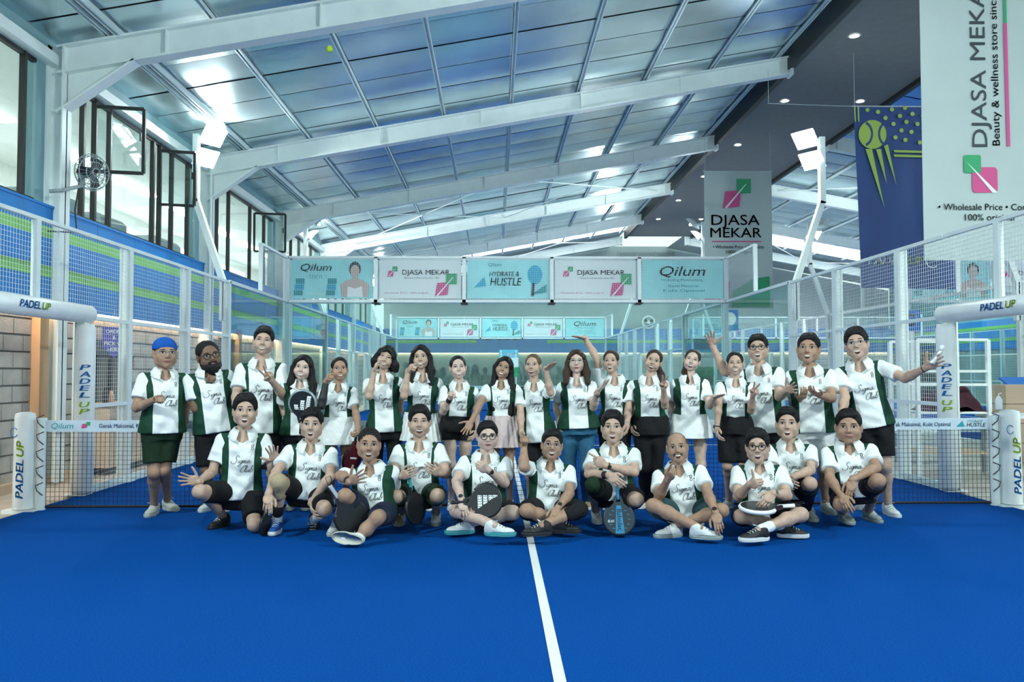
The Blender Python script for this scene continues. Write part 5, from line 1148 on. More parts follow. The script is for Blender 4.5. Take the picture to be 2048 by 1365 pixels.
    co = Mesh().add(A, q).build('collar', [M['collar']], so, base); md = co.modifiers.new('thickness', 'SOLIDIFY'); md.thickness = 0.005; md.offset = 0
    # ---- lower garment
    bt, bc = bottom
    if bt in ('shorts', 'pants', 'long_shorts', 'short_shorts'):
        fr = {'shorts': 0.80, 'long_shorts': 0.92, 'short_shorts': 0.42, 'pants': 1.0}[bt]; infl = {'shorts': 0.026, 'long_shorts': 0.030, 'short_shorts': 0.016, 'pants': 0.012}[bt]*flare
        top = (0.085 if tuck else 0.03)*sc; pr = [('t', T, 0.006 if not tuck else 0.020, hh[0], top, 0.03)]
        for s, (kn, an) in legs.items():
            rT = 0.080*k*lw; d = unit(kn-hp[s]); Lh = np.linalg.norm(kn-hp[s])
            if bt == 'pants':
                pr += [cone(hp[s], kn, rT*1.12+infl, 0.056*k*lw+infl, 0.03), cone(kn, kn*0.55+an*0.45, 0.056*k*lw+infl, 0.055*k*lw+infl, 0.02), cone(kn*0.55+an*0.45, an, 0.055*k*lw+infl, 0.040*k*lw+infl, 0.02, 0.97)]
            else:
                re = rT*1.10+(0.056*k*lw-rT*1.10)*fr; pr.append(cone(hp[s]+d*0.03, hp[s]+d*(Lh*fr+0.05), rT*1.02+infl*0.8, re+infl*1.15, 0.03, Lh*fr/(Lh*fr+0.05)))
        V, Q = sdf(pr, 0.0125)
        loc = V-Pp; V = V+fwd[None, :]*(0.004*np.sin(loc@lat*40+loc@up*18+sd[3]))[:, None]
        Mesh().add(V, Q).build({'pants': 'trousers'}.get(bt, 'shorts'), [CM[bc]], root, base)
    elif bt in ('skirt', 'pleated'):
        mb_ = Mesh(); rings = []; nn = 96 if bt == 'pleated' else 48; hems = 0.0
        Lsk = flare
        for j, v in enumerate(np.linspace(0, 1, 9)):
            h = 0.085*sc-(0.085*sc+Lsk)*v; hcl = max(h, hh[0]); wxx = np.interp(hcl, hh, wx)+0.020+0.055*max(0, v-0.25); wyy = np.interp(hcl, hh, wy)+0.022+0.06*max(0, v-0.25)
            rr = []
            for i in range(nn):
                t = 2*math.pi*i/nn; pl_ = (0.010*(0.25+v)*(1 if i % 4 < 2 else -1) if bt == 'pleated' else 0.006*v*math.sin(5*t+sd[0])); c_, s_ = math.cos(t), math.sin(t)
                rr.append(Pp+up*0+np.array([0, 0, 1])*h+lat*math.copysign(abs(c_)**0.85, c_)*(wxx+pl_)+fwd*math.copysign(abs(s_)**0.85, s_)*(wyy+pl_))
            rings.append(rr)
        A = np.array(rings).reshape(-1, 3); q = np.array([(j*nn+i, j*nn+(i+1) % nn, (j+1)*nn+(i+1) % nn, (j+1)*nn+i) for j in range(8) for i in range(nn)])
        mb_.add(A, q).build('skirt', [CM[bc]], root, base)
    # ---- shoes
    for s, tq in ((-1, toeL), (1, toeR)):
        if s not in legs: continue
        kn, an = legs[s]; tq = np.array(tq, float); zdir = Z1 if len(tq) < 6 else unit(tq[3:6]); td = unit(np.array([tq[0], tq[1], tq[2] if len(tq) > 2 else 0.0])); td = unit(td-zdir*(td@zdir))
        xx = np.cross(-td, zdir)
        col, sol = (shoeL or shoes) if s < 0 else (shoeR or shoes); me, ms, ml = shoe_meshes(col, sol)
        so_ = bpy.data.objects.new('shoe', me); link(so_, root); R4 = Matrix(np.stack([xx, -td, zdir], 1).tolist()).to_4x4(); hsz = k*(0.90 if fm else 1.0)
        so_.matrix_local = Matrix.Translation(Vector(an-base)) @ R4 @ Matrix.Scale(hsz, 4)
        for nm_, q in (('sole', ms), ('laces', ml)): c_ = bpy.data.objects.new(nm_, q); link(c_, so_)
        if sock:
            d = unit(kn-an); Mesh().add(*sdf([cone(an, an+d*sock[1]*k, 0.041*k*lw, 0.044*k*lw, 0.01)], 0.010)).build('sock', [CM[sock[0]]], root, base)
    # ---- hair (in the head's frame)
    hst = hair[0]; g = 0
    def hp_(lst): return lst
    fm_w = fw_[0]
    def hc(a, b, ra, rb, kk=0.02, cut=None): return cone(hw(np.array(a)*fw_), hw(np.array(b)*fw_), ra*hs, rb*hs, kk, cut)
    def he(c, r, kk=0.02): return ell(hw(np.array(c)*fw_), np.array(r)*hs*fw_, HR, kk)
    def hb(c, r, kk=0.02): return ball(hw(np.array(c)*fw_), r*hs, kk)
    def sph(c, r, kk): return minus(he(c, r, kk))
    pr = []
    down = unit(-Z1*0.9+0.1*(HR @ np.array([0, 0, -1.0])))
    if hst in ('short', 'crop', 'side', 'volume'):
        th_ = {'short': 0.012, 'crop': 0.006, 'side': 0.014, 'volume': 0.020}[hst]
        pr = [he((0, 0.018, 0.036), (0.078+th_*0.42, 0.095+th_*0.45, 0.084+th_))]
        if hst != 'crop': pr += [hc((-0.030, -0.056, 0.086), (0.034, -0.056, 0.092), 0.020, 0.022, 0.03), hc((-0.022, 0.0, 0.100), (0.026, -0.01, 0.104), 0.024+th_*0.3, 0.024+th_*0.3, 0.03), hc((-0.046, -0.05, 0.072), (-0.02, -0.066, 0.082), 0.016, 0.016, 0.02)]
        if hst == 'side': pr += [hc((-0.055, -0.066, 0.066), (0.02, -0.080, 0.085), 0.014, 0.020, 0.02)]
        pr += [sph((0, -0.088, -0.008), (0.071, 0.060, 0.080), 0.010), sph((0, 0.0, -0.105), (0.12, 0.13, 0.085), 0.012), sph((0.09, -0.035, -0.030), (0.030, 0.042, 0.045), 0.006), sph((-0.09, -0.035, -0.030), (0.030, 0.042, 0.045), 0.006)]
    elif hst == 'bald':
        pr = [he((0, 0.020, 0.030), (0.0795, 0.0975, 0.0875)), sph((0, -0.075, 0.035), (0.075, 0.080, 0.095), 0.008), sph((0, 0.0, -0.105), (0.12, 0.13, 0.080), 0.012)]
    else:
        fringe = hst == 'bob'
        pr = [he((0, 0.020, 0.034), (0.084, 0.098, 0.092)), sph((0, -0.094, -0.020), (0.064, 0.062, 0.090 if not fringe else 0.080), 0.010)]
        if hst in ('tied', 'bun', 'pony_l', 'pony_r', 'slick'):
            pr[1] = sph((0, -0.096, -0.008), (0.068, 0.064, 0.094), 0.012)
            pr += [sph((0, -0.01, -0.115), (0.12, 0.12, 0.090), 0.012), sph((0.09, -0.045, -0.025), (0.030, 0.048, 0.040), 0.006), sph((-0.09, -0.045, -0.025), (0.030, 0.048, 0.040), 0.006)]
            if hst in ('tied', 'bun'): pr += [hb((0.0, 0.115, 0.02), 0.034, 0.015)]
            if hst == 'slick': pr += [hb((0.0, 0.112, 0.0), 0.028, 0.015)]
            if hst in ('pony_l', 'pony_r'):
                s = -1 if hst == 'pony_l' else 1; a = hw((s*0.055, 0.075, -0.035)); b = a+np.array([s*0.030, -0.06, -0.10])*hs; c_ = b+np.array([-s*0.005, -0.055, -0.10])*hs; d_ = c_+np.array([-s*0.01, -0.02, -0.06])*hs
                pr += [cone(hw((0, 0.10, 0.0)), a, 0.028*hs, 0.032*hs, 0.02), cone(a, b, 0.034*hs, 0.036*hs, 0.02), cone(b, c_, 0.036*hs, 0.028*hs, 0.02), cone(c_, d_, 0.026*hs, 0.008*hs, 0.02)]
        else:
            ln = {'bob': 0.085, 'shoulder': 0.20, 'long': 0.30, 'vlong': 0.46, 'long_r': 0.27}[hst]
            for s in (-1, 1):
                t0 = hw((s*0.072, -0.012, 0.045)); t1 = hw((s*0.084, -0.005, -0.020)); t2 = t1+down*(ln*0.45*hs)+lat*s*0.018*hs+fwd*0.015; t3 = t1+down*(ln*hs)+lat*s*(0.012 if ln > 0.25 else 0.03)*hs+fwd*(0.055 if ln > 0.15 else 0.01)
                pr += [cone(t0, t1, 0.026*hs, 0.030*hs, 0.02), cone(t1, t2, 0.032*hs, 0.040*hs, 0.025), cone(t2, t3, 0.040*hs, (0.030 if ln < 0.4 else 0.034)*hs, 0.025)]
                u1 = hw((s*0.055, 0.055, -0.02)); u2 = u1+down*(ln*0.8*hs)+lat*s*0.02*hs; pr += [cone(u1, u2, 0.045*hs, 0.045*hs, 0.03)]
                if fringe: pr += [hc((s*0.01, -0.085, 0.075), (s*0.066, -0.055, 0.015), 0.016, 0.014, 0.015)]
                else: pr += [hc((s*0.006, -0.070, 0.098), (s*0.074, -0.042, 0.030), 0.014, 0.016, 0.015)]
            u1 = hw((0, 0.085, 0.0)); pr += [cone(u1, u1+down*(ln*0.75*hs), 0.05*hs, 0.05*hs, 0.03)]
    if pr and hst != 'none':
        V, Q = sdf(pr, 0.0075)
        q_ = (V-HC) @ HR/hs; ang = np.arctan2(q_[:, 0], q_[:, 1]); nrm = unit(1)*0
        V = V + ((V-HC)/(np.linalg.norm(V-HC, axis=1)[:, None]+1e-6))*(0.4 if hst in ('tied', 'slick', 'pony_l', 'pony_r', 'bald') else 1.0)*(0.0022*np.sin(ang*46+3*np.sin(q_[:, 2]*40))+0.0015*np.sin(ang*23+5))[:, None]
        Mesh().add(V, Q).build('hair', [hm], root, base)
    if beard:
        pr = {'full': [he((0, -0.045, -0.088), (0.062, 0.058, 0.050)), hc((-0.066, -0.010, -0.03), (-0.052, -0.03, -0.085), 0.016, 0.026), hc((0.066, -0.010, -0.03), (0.052, -0.03, -0.085), 0.016, 0.026), hb((0, -0.06, -0.122), 0.032, 0.03), hc((-0.025, -0.088, -0.052), (0.025, -0.088, -0.052), 0.009, 0.009, 0.01), sph((0, -0.112, -0.064), (0.022, 0.022, 0.009), 0.004), sph((0, -0.10, -0.02), (0.06, 0.05, 0.028), 0.01)],
              'goatee': [he((0, -0.072, -0.092), (0.024, 0.022, 0.019)), hc((-0.026, -0.083, -0.052), (0.026, -0.083, -0.052), 0.008, 0.008, 0.01), hc((-0.028, -0.078, -0.055), (-0.022, -0.074, -0.092), 0.008, 0.010), hc((0.028, -0.078, -0.055), (0.022, -0.074, -0.092), 0.008, 0.010), sph((0, -0.11, -0.070), (0.021, 0.030, 0.015), 0.004)]}[beard]
        Mesh().add(*sdf(pr, 0.0055)).build('beard', [hm], root, base)
    if bandana:
        pr = [he((0, 0.017, 0.040), (0.086, 0.103, 0.090)), sph((0, 0.0, -0.032), (0.13, 0.15, 0.075), 0.006), sph((0, -0.12, -0.01), (0.11, 0.08, 0.062), 0.006)]
        Mesh().add(*sdf(pr, 0.0065)).build('bandana', [CM['blue']], root, base)
    if glasses:
        g_ = MB(); thick = {'thin': 0.0016, 'dark': 0.0030, 'round': 0.0028}[glasses]; gm = {'thin': 'grey_metal', 'dark': 'black', 'round': 'black'}[glasses]; gy = -0.100
        for s in (-1, 1):
            rxg, rzg = (0.026, 0.018) if glasses != 'round' else (0.0245, 0.0215); pw = 0.62 if glasses != 'round' else 0.95
            pts = [TF(np.array([[s*0.033+rxg*math.copysign(abs(math.cos(t))**pw, math.cos(t)), gy+0.012*abs((s*0.033+rxg*math.cos(t))/0.06)**2, -0.002+rzg*math.copysign(abs(math.sin(t))**pw, math.sin(t))]]))[0] for t in np.linspace(0, 2*math.pi, 21)[:-1]]
            g_.tube(pts, thick*hs, 5, closed=True)
            g_.tube([TF(np.array([[s*0.059, gy+0.012, 0.004]]))[0], TF(np.array([[s*0.080, -0.06, 0.004]]))[0], TF(np.array([[s*0.084, 0.01, -0.002]]))[0]], thick*hs, 5)
        g_.tube([TF(np.array([[-0.008, gy-0.002, 0.004]]))[0], TF(np.array([[0, gy-0.006, 0.007]]))[0], TF(np.array([[0.008, gy-0.002, 0.004]]))[0]], thick*hs, 5)
        g_.build('glasses', gm, root)
    for ex in extras:
        kind = ex[0]
        if kind in ('watch', 'band', 'sleeve'):
            s = ex[1]; w, uw, u, n, e = wrists[s]; a0, a1, rr = {'watch': (-0.030, -0.006, 0.031), 'band': (-0.060, -0.005, 0.033), 'sleeve': (-0.245, -0.005, 0.034)}[kind]; rr *= k*(0.9 if fm else 1)
            mt = ex[2] if len(ex) > 2 else 'black'; mm = M[mt] if mt in M else CM[mt]
            if kind == 'sleeve':
                ue = unit(sh[s]-e); Mesh().add(*sdf([cone(w+uw*-0.02, e+uw*0.07, 0.031*k, 0.043*k, 0.01), cone(e+uw*0.07, e, 0.043*k, 0.041*k, 0.01), cone(e, e+ue*0.16, 0.041*k, 0.048*k, 0.01)], 0.010)).build('arm_sleeve', [mm], root, base)
            else:
                mw = MB(); mw.tube([w+uw*a0, w+uw*(a0+0.004), w+uw*(a1-0.004), w+uw*a1], [rr*0.95, rr, rr, rr*0.95], 14)
                o_ = mw.build({'watch': 'watch', 'band': 'wristband'}[kind], mm, root, smooth=True)
                if kind == 'watch': mw = MB(); cc = w+uw*(a0+a1)/2-n*rr*0.98; mw.tube([cc, cc-n*0.010], 0.017, 12); mw.build('watch_face', 'black', o_)
        if kind == 'brace':
            s = ex[1]; kn, an = legs[s]; a = unit(kn-hp[s]); d = unit(an-kn); pr = [cone(kn-a*0.11, kn, 0.071*k, 0.062*k, 0.03), ball(kn, 0.061*k, 0.03), cone(kn, kn+d*0.13, 0.060*k, 0.062*k, 0.03)]
            Mesh().add(*sdf(pr, 0.0115)).build('knee_brace', [CM[ex[2]]], root, base)
        if kind == 'legging':
            for s, (kn, an) in legs.items():
                if len(ex) > 2 and ex[2] != s: continue
                d = unit(an-kn); Mesh().add(*sdf([cone(kn+d*0.06, kn+d*0.15, 0.060*k*lw, 0.064*k*lw, 0.03), cone(kn+d*0.15, an, 0.063*k*lw, 0.042*k*lw, 0.03)], 0.0125)).build('calf_sleeve', [CM[ex[1]]], root, base)
        if kind == 'anklet':
            for s, (kn, an) in legs.items():
                if s == ex[1]: d = unit(kn-an); Mesh().add(*sdf([cone(an+d*0.10, an+d*0.16, 0.047*k*lw, 0.050*k*lw, 0.01)], 0.010)).build('ankle_band', [CM[ex[2]]], root, base)
    PEOPLE[key] = dict(root=root, wrists=wrists, legs=legs, sh=sh, N=Nn, P=Pp, up=up, lat=lat, fwd=fwd, HC=HC, hip=hp)
    return root
# ------------------------------------------------------------------ the standing row, left to right
BK = 'people standing in the back row'; FR = 'people crouching and sitting in the front row'
person('s1', 'man in a blue bandana and glasses, fist at his chest, leftmost', 7.85, (330, 706, 57, 12, 0, 0), (328, 747), (325, 850), yaw=14, fat=1.14, skin_='tan', hair=('crop', 'black'), glasses='thin', bandana=True,
       L=((273, 816, 'n'), (311, 799, 'n'), 'fist', (326, 786), 'd'), R=((373, 803, 'f'), (371, 842, 'n'), 'relax', (370, 872), 'l'), KL=(308, 945, 'n'), AL=(309, 1012, 'z0.085'), KR=(328, 942, 'n'), AR=(335, 1003, 'z0.085'), toeL=(0.0, -1), toeR=(0.8, -0.6), bottom=('shorts', 'green'), shoes=('cream', 'cream'), group=BK)
person('s2', 'bearded man with tied hair and round glasses raising a fist', 7.98, (417, 711, 57, 14, 12, -4), (416, 745), (430, 850), yaw=12, fat=1.12, skin_='brown', hair=('slick', 'black'), glasses='round', beard='full',
       L=((392, 818, 'n'), (413, 768, 'n'), 'fist', (421, 744), 'r'), R=((467, 803, 'f'), (463, 845, 'n'), 'relax', (462, 872), 'l'), KL=(413, 940, 'n'), AL=(420, 1003, 'z0.085'), KR=(450, 940, 'n'), AR=(455, 1003, 'z0.085'), toeL=(-0.2, -1), bottom=('long_shorts', 'black'), group=BK)
person('s3', 'tall smiling man with a fringe making a victory sign', 8.02, (527, 682, 54, -4, -6, 2), (524, 727), (523, 848), S=1.80, skin_='fair', hair=('side', 'black'), mouth='smile', squint=True,
       L=((472, 795, 'n'), (480, 842, 'n'), 'relax', (484, 868), 'r'), R=((567, 792, 'n'), (543, 761, 'n'), 'peace', (526, 733), 'c'), KL=(505, 945, 'n'), AL=(503, 1003, 'z0.085'), KR=(545, 945, 'n'), AR=(548, 1003, 'z0.085'), bottom=('long_shorts', 'black'), group=BK)
person('s4', 'woman with long straight black hair holding a black racket', 7.95, (606, 735, 50, -8, -10, -2), (599, 766), (599, 856), sex='f', S=1.62, yaw=4, skin_='pale', hair=('long', 'black'), mouth='smile',
       L=((559, 820, 'f'), (596, 846, 'n'), 'grip', (612, 852), 'r'), R=((637, 822, 'f'), (616, 850, 'n'), 'grip', (603, 856), 'l'), KL=(586, 940, 'n'), AL=(584, 1003, 'z0.08'), KR=(612, 940, 'n'), AR=(614, 1003, 'z0.08'), bottom=('short_shorts', 'black'), shoes=('grey', 'grey'), group=BK)
person('s5', 'woman in a white skirt with one black arm sleeve, hand at her ear', 7.9, (679, 738, 47, 4, 2, 2), (677, 774), (677, 846), sex='f', S=1.58, skin_='tan', hair=('tied', 'black'), mouth='smile', tuck=True,
       L=((643, 812, 'n'), (652, 764, 'n'), 'heart', (660, 742), 'r'), R=((712, 829, 'n'), (716, 858, 'n'), 'grip', (716, 882), 'l'), KL=(664, 935, 'n'), AL=(662, 1003, 'z0.08'), KR=(692, 935, 'n'), AR=(694, 1003, 'z0.08'), bottom=('skirt', 'white'), flare=0.20, extras=(('sleeve', -1, 'black'),), group=BK)
person('s6', 'woman with a black bob tilting her head, hand on her cheek', 7.92, (772, 715, 49, -4, -18, 0), (766, 755), (770, 852), sex='f', S=1.66, skin_='fair', hair=('bob', 'black'), mouth='smile', squint=True,
       L=((738, 793, 'n'), (748, 745, 'n'), 'relax', (757, 712), 'r'), R=((800, 806, 'f'), (797, 850, 'n'), 'relax', (795, 875), 'l'), KL=(752, 940, 'n'), AL=(752, 1003, 'z0.08'), KR=(788, 940, 'n'), AR=(790, 1003, 'z0.08'), bottom=('pants', 'black'), hem=0.06, group=BK)
person('s7', 'woman with long hair over her shoulders making a phone sign', 7.95, (842, 714, 49, -6, 4, 0), (846, 754), (842, 840), sex='f', S=1.66, skin_='fair', hair=('long_r', 'black'), mouth='smile', tuck=True,
       L=((808, 792, 'n'), (816, 744, 'n'), 'heart', (830, 722), 'r'), R=((886, 800, 'f'), (879, 838, 'n'), 'relax', (876, 866), 'l'), KL=(824, 935, 'n'), AL=(822, 1003, 'z0.08'), KR=(860, 935, 'n'), AR=(862, 1003, 'z0.08'), bottom=('pleated', 'white'), flare=0.20, group=BK)
person('s8', 'smiling woman in short black shorts making a finger heart', 7.88, (916, 735, 48, 4, 4, 2), (919, 772), (915, 844), sex='f', S=1.60, skin_='pale', hair=('tied', 'black'), mouth='smile', squint=True, tuck=True,
       L=((886, 824, 'n'), (901, 796, 'n'), 'heart', (908, 772), 'c'), R=((953, 826, 'f'), (950, 864, 'n'), 'relax', (948, 884), 'l'), KL=(902, 930, 'n'), AL=(903, 1003, 'z0.08'), KR=(930, 930, 'n'), AR=(934, 1003, 'z0.08'), bottom=('short_shorts', 'black'), extras=(('band', -1, 'black'),), group=BK)
person('s9', 'woman with very long black hair and a pale pink pleated skirt', 7.95, (1008, 735, 46, -6, -18, 0), (1002, 768), (1003, 844), sex='f', S=1.60, skin_='tan', hair=('vlong', 'black'), mouth='smile', tuck=True,
       L=((960, 808, 'n'), (943, 843, 'n'), 'open', (927, 872), 'c'), R=((1034, 815, 'f'), (1026, 852, 'n'), 'relax', (1022, 874), 'l'), KL=(988, 935, 'n'), AL=(986, 1003, 'z0.08'), KR=(1018, 935, 'n'), AR=(1020, 1003, 'z0.08'), bottom=('pleated', 'pink'), flare=0.24, group=BK)
person('s10', 'laughing woman with tied brown hair, one forearm raised and hand bent back', 7.9, (1066, 731, 47, -12, 0, 4), (1069, 772), (1073, 852), sex='f', S=1.60, yaw=-6, skin_='fair', hair=('tied', 'light'), mouth='laugh',
       L=((1041, 828, 'n'), (1043, 866, 'n'), 'relax', (1043, 888), 'r'), R=((1101, 786, 'n'), (1092, 741, 'n'), 'flat', (1111, 727), 'u'), KL=(1060, 940, 'n'), AL=(1060, 1003, 'z0.08'), KR=(1090, 940, 'n'), AR=(1092, 1003, 'z0.08'), bottom=('shorts', 'black'), hem=0.20, group=BK)
person('s11', 'woman in blue jeans and glasses with wavy brown hair, palm up', 7.86, (1153, 723, 48, 0, 0, 2), (1153, 763), (1157, 846), sex='f', S=1.64, fat=1.15, skin_='pale', hair=('shoulder', 'brown'), glasses='thin', mouth='closed', squint=True,
       L=((1113, 812, 'f'), (1119, 850, 'n'), 'relax', (1121, 875), 'r'), R=((1187, 815, 'n'), (1194, 786, 'n'), 'flat', (1219, 760), 'u'), KL=(1140, 935, 'n'), AL=(1147, 1001, 'z0.08'), KR=(1172, 935, 'n'), AR=(1173, 1001, 'z0.08'), bottom=('pants', 'jeans'), hem=0.06, shoes=('tan', 'white'), extras=(('watch', 1, 'grey_metal'),), group=BK)
person('s12', 'woman in black with one arm stretched up and hand bent flat', 8.0, (1222, 723, 46, -8, 0, 3), (1231, 760), (1229, 844), sex='f', S=1.64, yaw=-8, skin_='fair', hair=('tied', 'brown'), mouth='open', tuck=True,
       L=((1193, 716, 'n'), (1171, 678, 'f'), 'flat', (1146, 675), 'u'), R=((1256, 822, 'n'), (1254, 853, 'n'), 'relax', (1252, 880), 'l'), KL=(1214, 935, 'n'), AL=(1212, 1003, 'z0.08'), KR=(1246, 935, 'n'), AR=(1248, 1003, 'z0.08'), bottom=('pants', 'black'), extras=(('watch', 1, 'grey_metal'),), group=BK)
person('s13', 'laughing woman with a side ponytail in black trousers pointing upward', 7.9, (1307, 722, 46, -2, -18, 2), (1298, 760), (1300, 846), sex='f', S=1.64, fat=1.08, skin_='fair', hair=('pony_r', 'brown'), mouth='laugh', tuck=True,
       L=((1262, 815, 'f'), (1264, 852, 'n'), 'relax', (1265, 876), 'r'), R=((1330, 812, 'n'), (1327, 777, 'n'), 'peace', (1336, 751), 'c'), KL=(1288, 935, 'n'), AL=(1294, 1000, 'z0.08'), KR=(1312, 935, 'n'), AR=(1308, 1000, 'z0.08'), toeL=(-0.7, -0.7), bottom=('pants', 'black'), flare=1.6, group=BK)
person('s14', 'laughing woman in a plain white skirt, ponytail over her shoulder, palm up', 7.95, (1384, 721, 44, -2, -14, 6), (1379, 758), (1380, 842), sex='f', S=1.62, fat=1.12, skin_='pale', hair=('pony_l', 'brown'), mouth='laugh', squint=True, tuck=True,
       L=((1342, 812, 'f'), (1346, 850, 'n'), 'relax', (1348, 875), 'r'), R=((1419, 812, 'n'), (1428, 796, 'n'), 'flat', (1447, 791), 'u'), KL=(1366, 930, 'n'), AL=(1366, 1003, 'z0.08'), KR=(1402, 930, 'n'), AR=(1406, 1003, 'z0.08'), bottom=('skirt', 'white'), flare=0.16, group=BK)
person('s15', 'smiling woman in long black shorts, fingers raised beside her shoulder', 7.82, (1470, 727, 46, 2, 0, 0), (1471, 764), (1470, 846), sex='f', S=1.60, skin_='fair', hair=('tied', 'black'), mouth='smile', squint=True, tuck=True,
       L=((1437, 810, 'n'), (1434, 858, 'n'), 'relax', (1436, 886), 'r'), R=((1502, 822, 'n'), (1506, 790, 'n'), 'peace', (1520, 766), 'c'), KL=(1455, 932, 'n'), AL=(1458, 1003, 'z0.08'), KR=(1486, 932, 'n'), AR=(1488, 1003, 'z0.08'), toeL=(-0.8, -0.6), bottom=('long_shorts', 'black'), shoes=('grey', 'white'), extras=(('watch', -1),), group=BK)
person('s16', 'man in dark glasses waving one open hand high', 8.1, (1516, 696, 51, -4, 2, 2), (1517, 738), (1527, 848), S=1.74, yaw=-4, fat=1.15, skin_='fair', hair=('side', 'black'), glasses='dark', mouth='open',
       L=((1449, 744, 'n'), (1425, 692, 'n'), 'open', (1419, 662), 'c'), R=((1558, 794, 'n'), (1573, 782, 'n'), 'open', (1596, 774), 'c'), KL=(1510, 940, 'n'), AL=(1510, 1003, 'z0.085'), KR=(1545, 940, 'n'), AR=(1548, 1003, 'z0.085'), bottom=('shorts', 'black'), group=BK)
person('s17', 'man in white shorts with open mouth and both palms turned up', 7.95, (1617, 697, 56, -6, -2, 2), (1620, 741), (1626, 848), S=1.74, yaw=-6, fat=1.15, skin_='tan', hair=('short', 'black'), mouth='open',
       L=((1586, 806, 'f'), (1600, 800, 'n'), 'cup', (1612, 784), 'u'), R=((1663, 797, 'n'), (1640, 791, 'n'), 'cup', (1617, 784), 'u'), KL=(1608, 942, 'n'), AL=(1610, 1006, 'z0.085'), KR=(1648, 942, 'n'), AR=(1652, 1008, 'z0.085'), toeR=(0, -1), bottom=('shorts', 'white'), shoes=('grey', 'grey'), group=BK)
person('s18', 'tall man in glasses stretching out an arm with a silver bottle, rightmost', 7.8, (1713, 687, 57, -2, 7, 2), (1718, 729), (1742, 836), S=1.80, yaw=-4, skin_='fair', hair=('volume', 'black'), glasses='thin', mouth='open',
       L=((1690, 795, 'n'), (1680, 840, 'n'), 'relax', (1672, 872), 'r'), R=((1810, 757, 'n'), (1852, 736, 'n'), 'open', (1888, 716), 'c'), KL=(1738, 935, 'n'), AL=(1736, 1000, 'z0.085'), KR=(1770, 932, 'n'), AR=(1776, 1012, 'z0.085'), toeL=(-0.8, -0.5), toeR=(0.05, -1), bottom=('shorts', 'black'), extras=(('watch', 1),), group=BK)
# ------------------------------------------------------------------ the front row, left to right
person('f1', 'kneeling man with both hands spread wide, leftmost of the front row', 7.40, (490, 821, 62, 0, -2, 2), (487, 868), (482, 985), S=1.74, skin_='fair', hair=('volume', 'black'), mouth='open',
       L=((425, 945, 'n'), (398, 963, 'n'), 'open', (356, 956), 'c'), R=((546, 943, 'n'), (551, 922, 'n'), 'open', (540, 890), 'c'), KL=(399, 984, 'n'), AL=(448, 1034, 'z0.085'), KR=(509, 1050, 'z0.075'), AR=(500, 1030, 'z0.09'), toeL=(-0.35, -0.9), toeR=(0, -0.3, -1.0, 0, -1.0, 0.3), hem=0.05, shoes=('black', 'black'), group=FR)
person('f2', 'crouching man with a beige knee brace and blue toed shoe', 7.30, (624, 848, 60, -6, -2, 0), (622, 893), (614, 986), S=1.72, skin_='fair', hair=('side', 'black'), mouth='open', sock=('white', 0.15),
       L=((552, 946, 'n'), (537, 988, 'n'), 'relax', (536, 1024), 'b'), R=((661, 952, 'n'), (624, 1004, 'n'), 'relax', (628, 1045), 'r'), KL=(557, 964, 'n'), AL=(555, 1044, 'z0.095'), KR=(650, 1020, 'n'), AR=(628, 1040, 'z0.09'), toeL=(0.0, -1), toeR=(-0.1, -0.5, -1.0, 0, -1.0, 0.3), hem=0.05, shoes=('white', 'white'), shoeL=('blue', 'white'), shoeR=('black', 'black'), extras=(('brace', -1, 'beige'), ('anklet', -1, 'black')), group=FR)
person('f3', 'man sitting on the court showing the pale sole of his shoe', 7.0, (738, 888, 64, 2, -4, 0), (744, 936), (752, 1025), S=1.70, yaw=-12, skin_='tan', hair=('crop', 'black'), mouth='open',
       L=((680, 952, 'n'), (699, 964, 'n'), 'open', (729, 950), 'b'), R=((786, 985, 'f'), (792, 1030, 'f'), 'flat', (800, 1045), 'd'), KL=(690, 992, 'n'), AL=(673, 1046, 'z0.085'), KR=(755, 1036, 'n'), AR=(716, 1076, 'z0.07'), toeL=(-0.1, -1), toeR=(-0.85, -0.15, 0.10, 0.15, 1.0, 0.05), bottom=('shorts', 'navy'), hem=0.05, shoes=('white', 'cream'), extras=(('band', -1, 'black'),), group=FR)
person('f4', 'laughing man squatting with a racket of teal grip between his knees', 7.45, (839, 843, 61, 0, 0, 2), (838, 889), (840, 988), S=1.72, skin_='fair', hair=('volume', 'black'), mouth='laugh', squint=True,
       L=((784, 950, 'n'), (802, 953, 'n'), 'relax', (826, 944), 'b'), R=((893, 948, 'n'), (879, 947, 'n'), 'relax', (858, 936), 'b'), KL=(792, 994, 'n'), AL=(802, 1028, 'z0.085'), KR=(876, 992, 'n'), AR=(872, 1028, 'z0.085'), toeL=(-0.05, -1), toeR=(0.05, -1), bottom=('shorts', 'green'), hem=0.05, shoes=('white', 'grey'), group=FR)
person('f5', 'man in dark round glasses sitting cross-legged with a black racket in his lap', 7.2, (975, 872, 57, 4, 0, 0), (971, 914), (968, 1020), S=1.70, fat=1.15, skin_='pale', hair=('short', 'black'), glasses='round', mouth='closed',
       L=((913, 963, 'n'), (923, 1000, 'n'), 'relax', (932, 1038), 'b'), R=((1009, 966, 'n'), (976, 941, 'n'), 'fist', (948, 928), 'b'), KL=(913, 1022, 'n'), AL=(985, 1050, 'n'), KR=(1026, 1026, 'n'), AR=(934, 1047, 'y-0.30'), toeL=(1.0, -0.15, -0.05), toeR=(-0.9, -0.2, -0.1), hem=0.05, shoes=('white', 'teal'), extras=(('watch', 1), ('watch', -1)), group=FR)
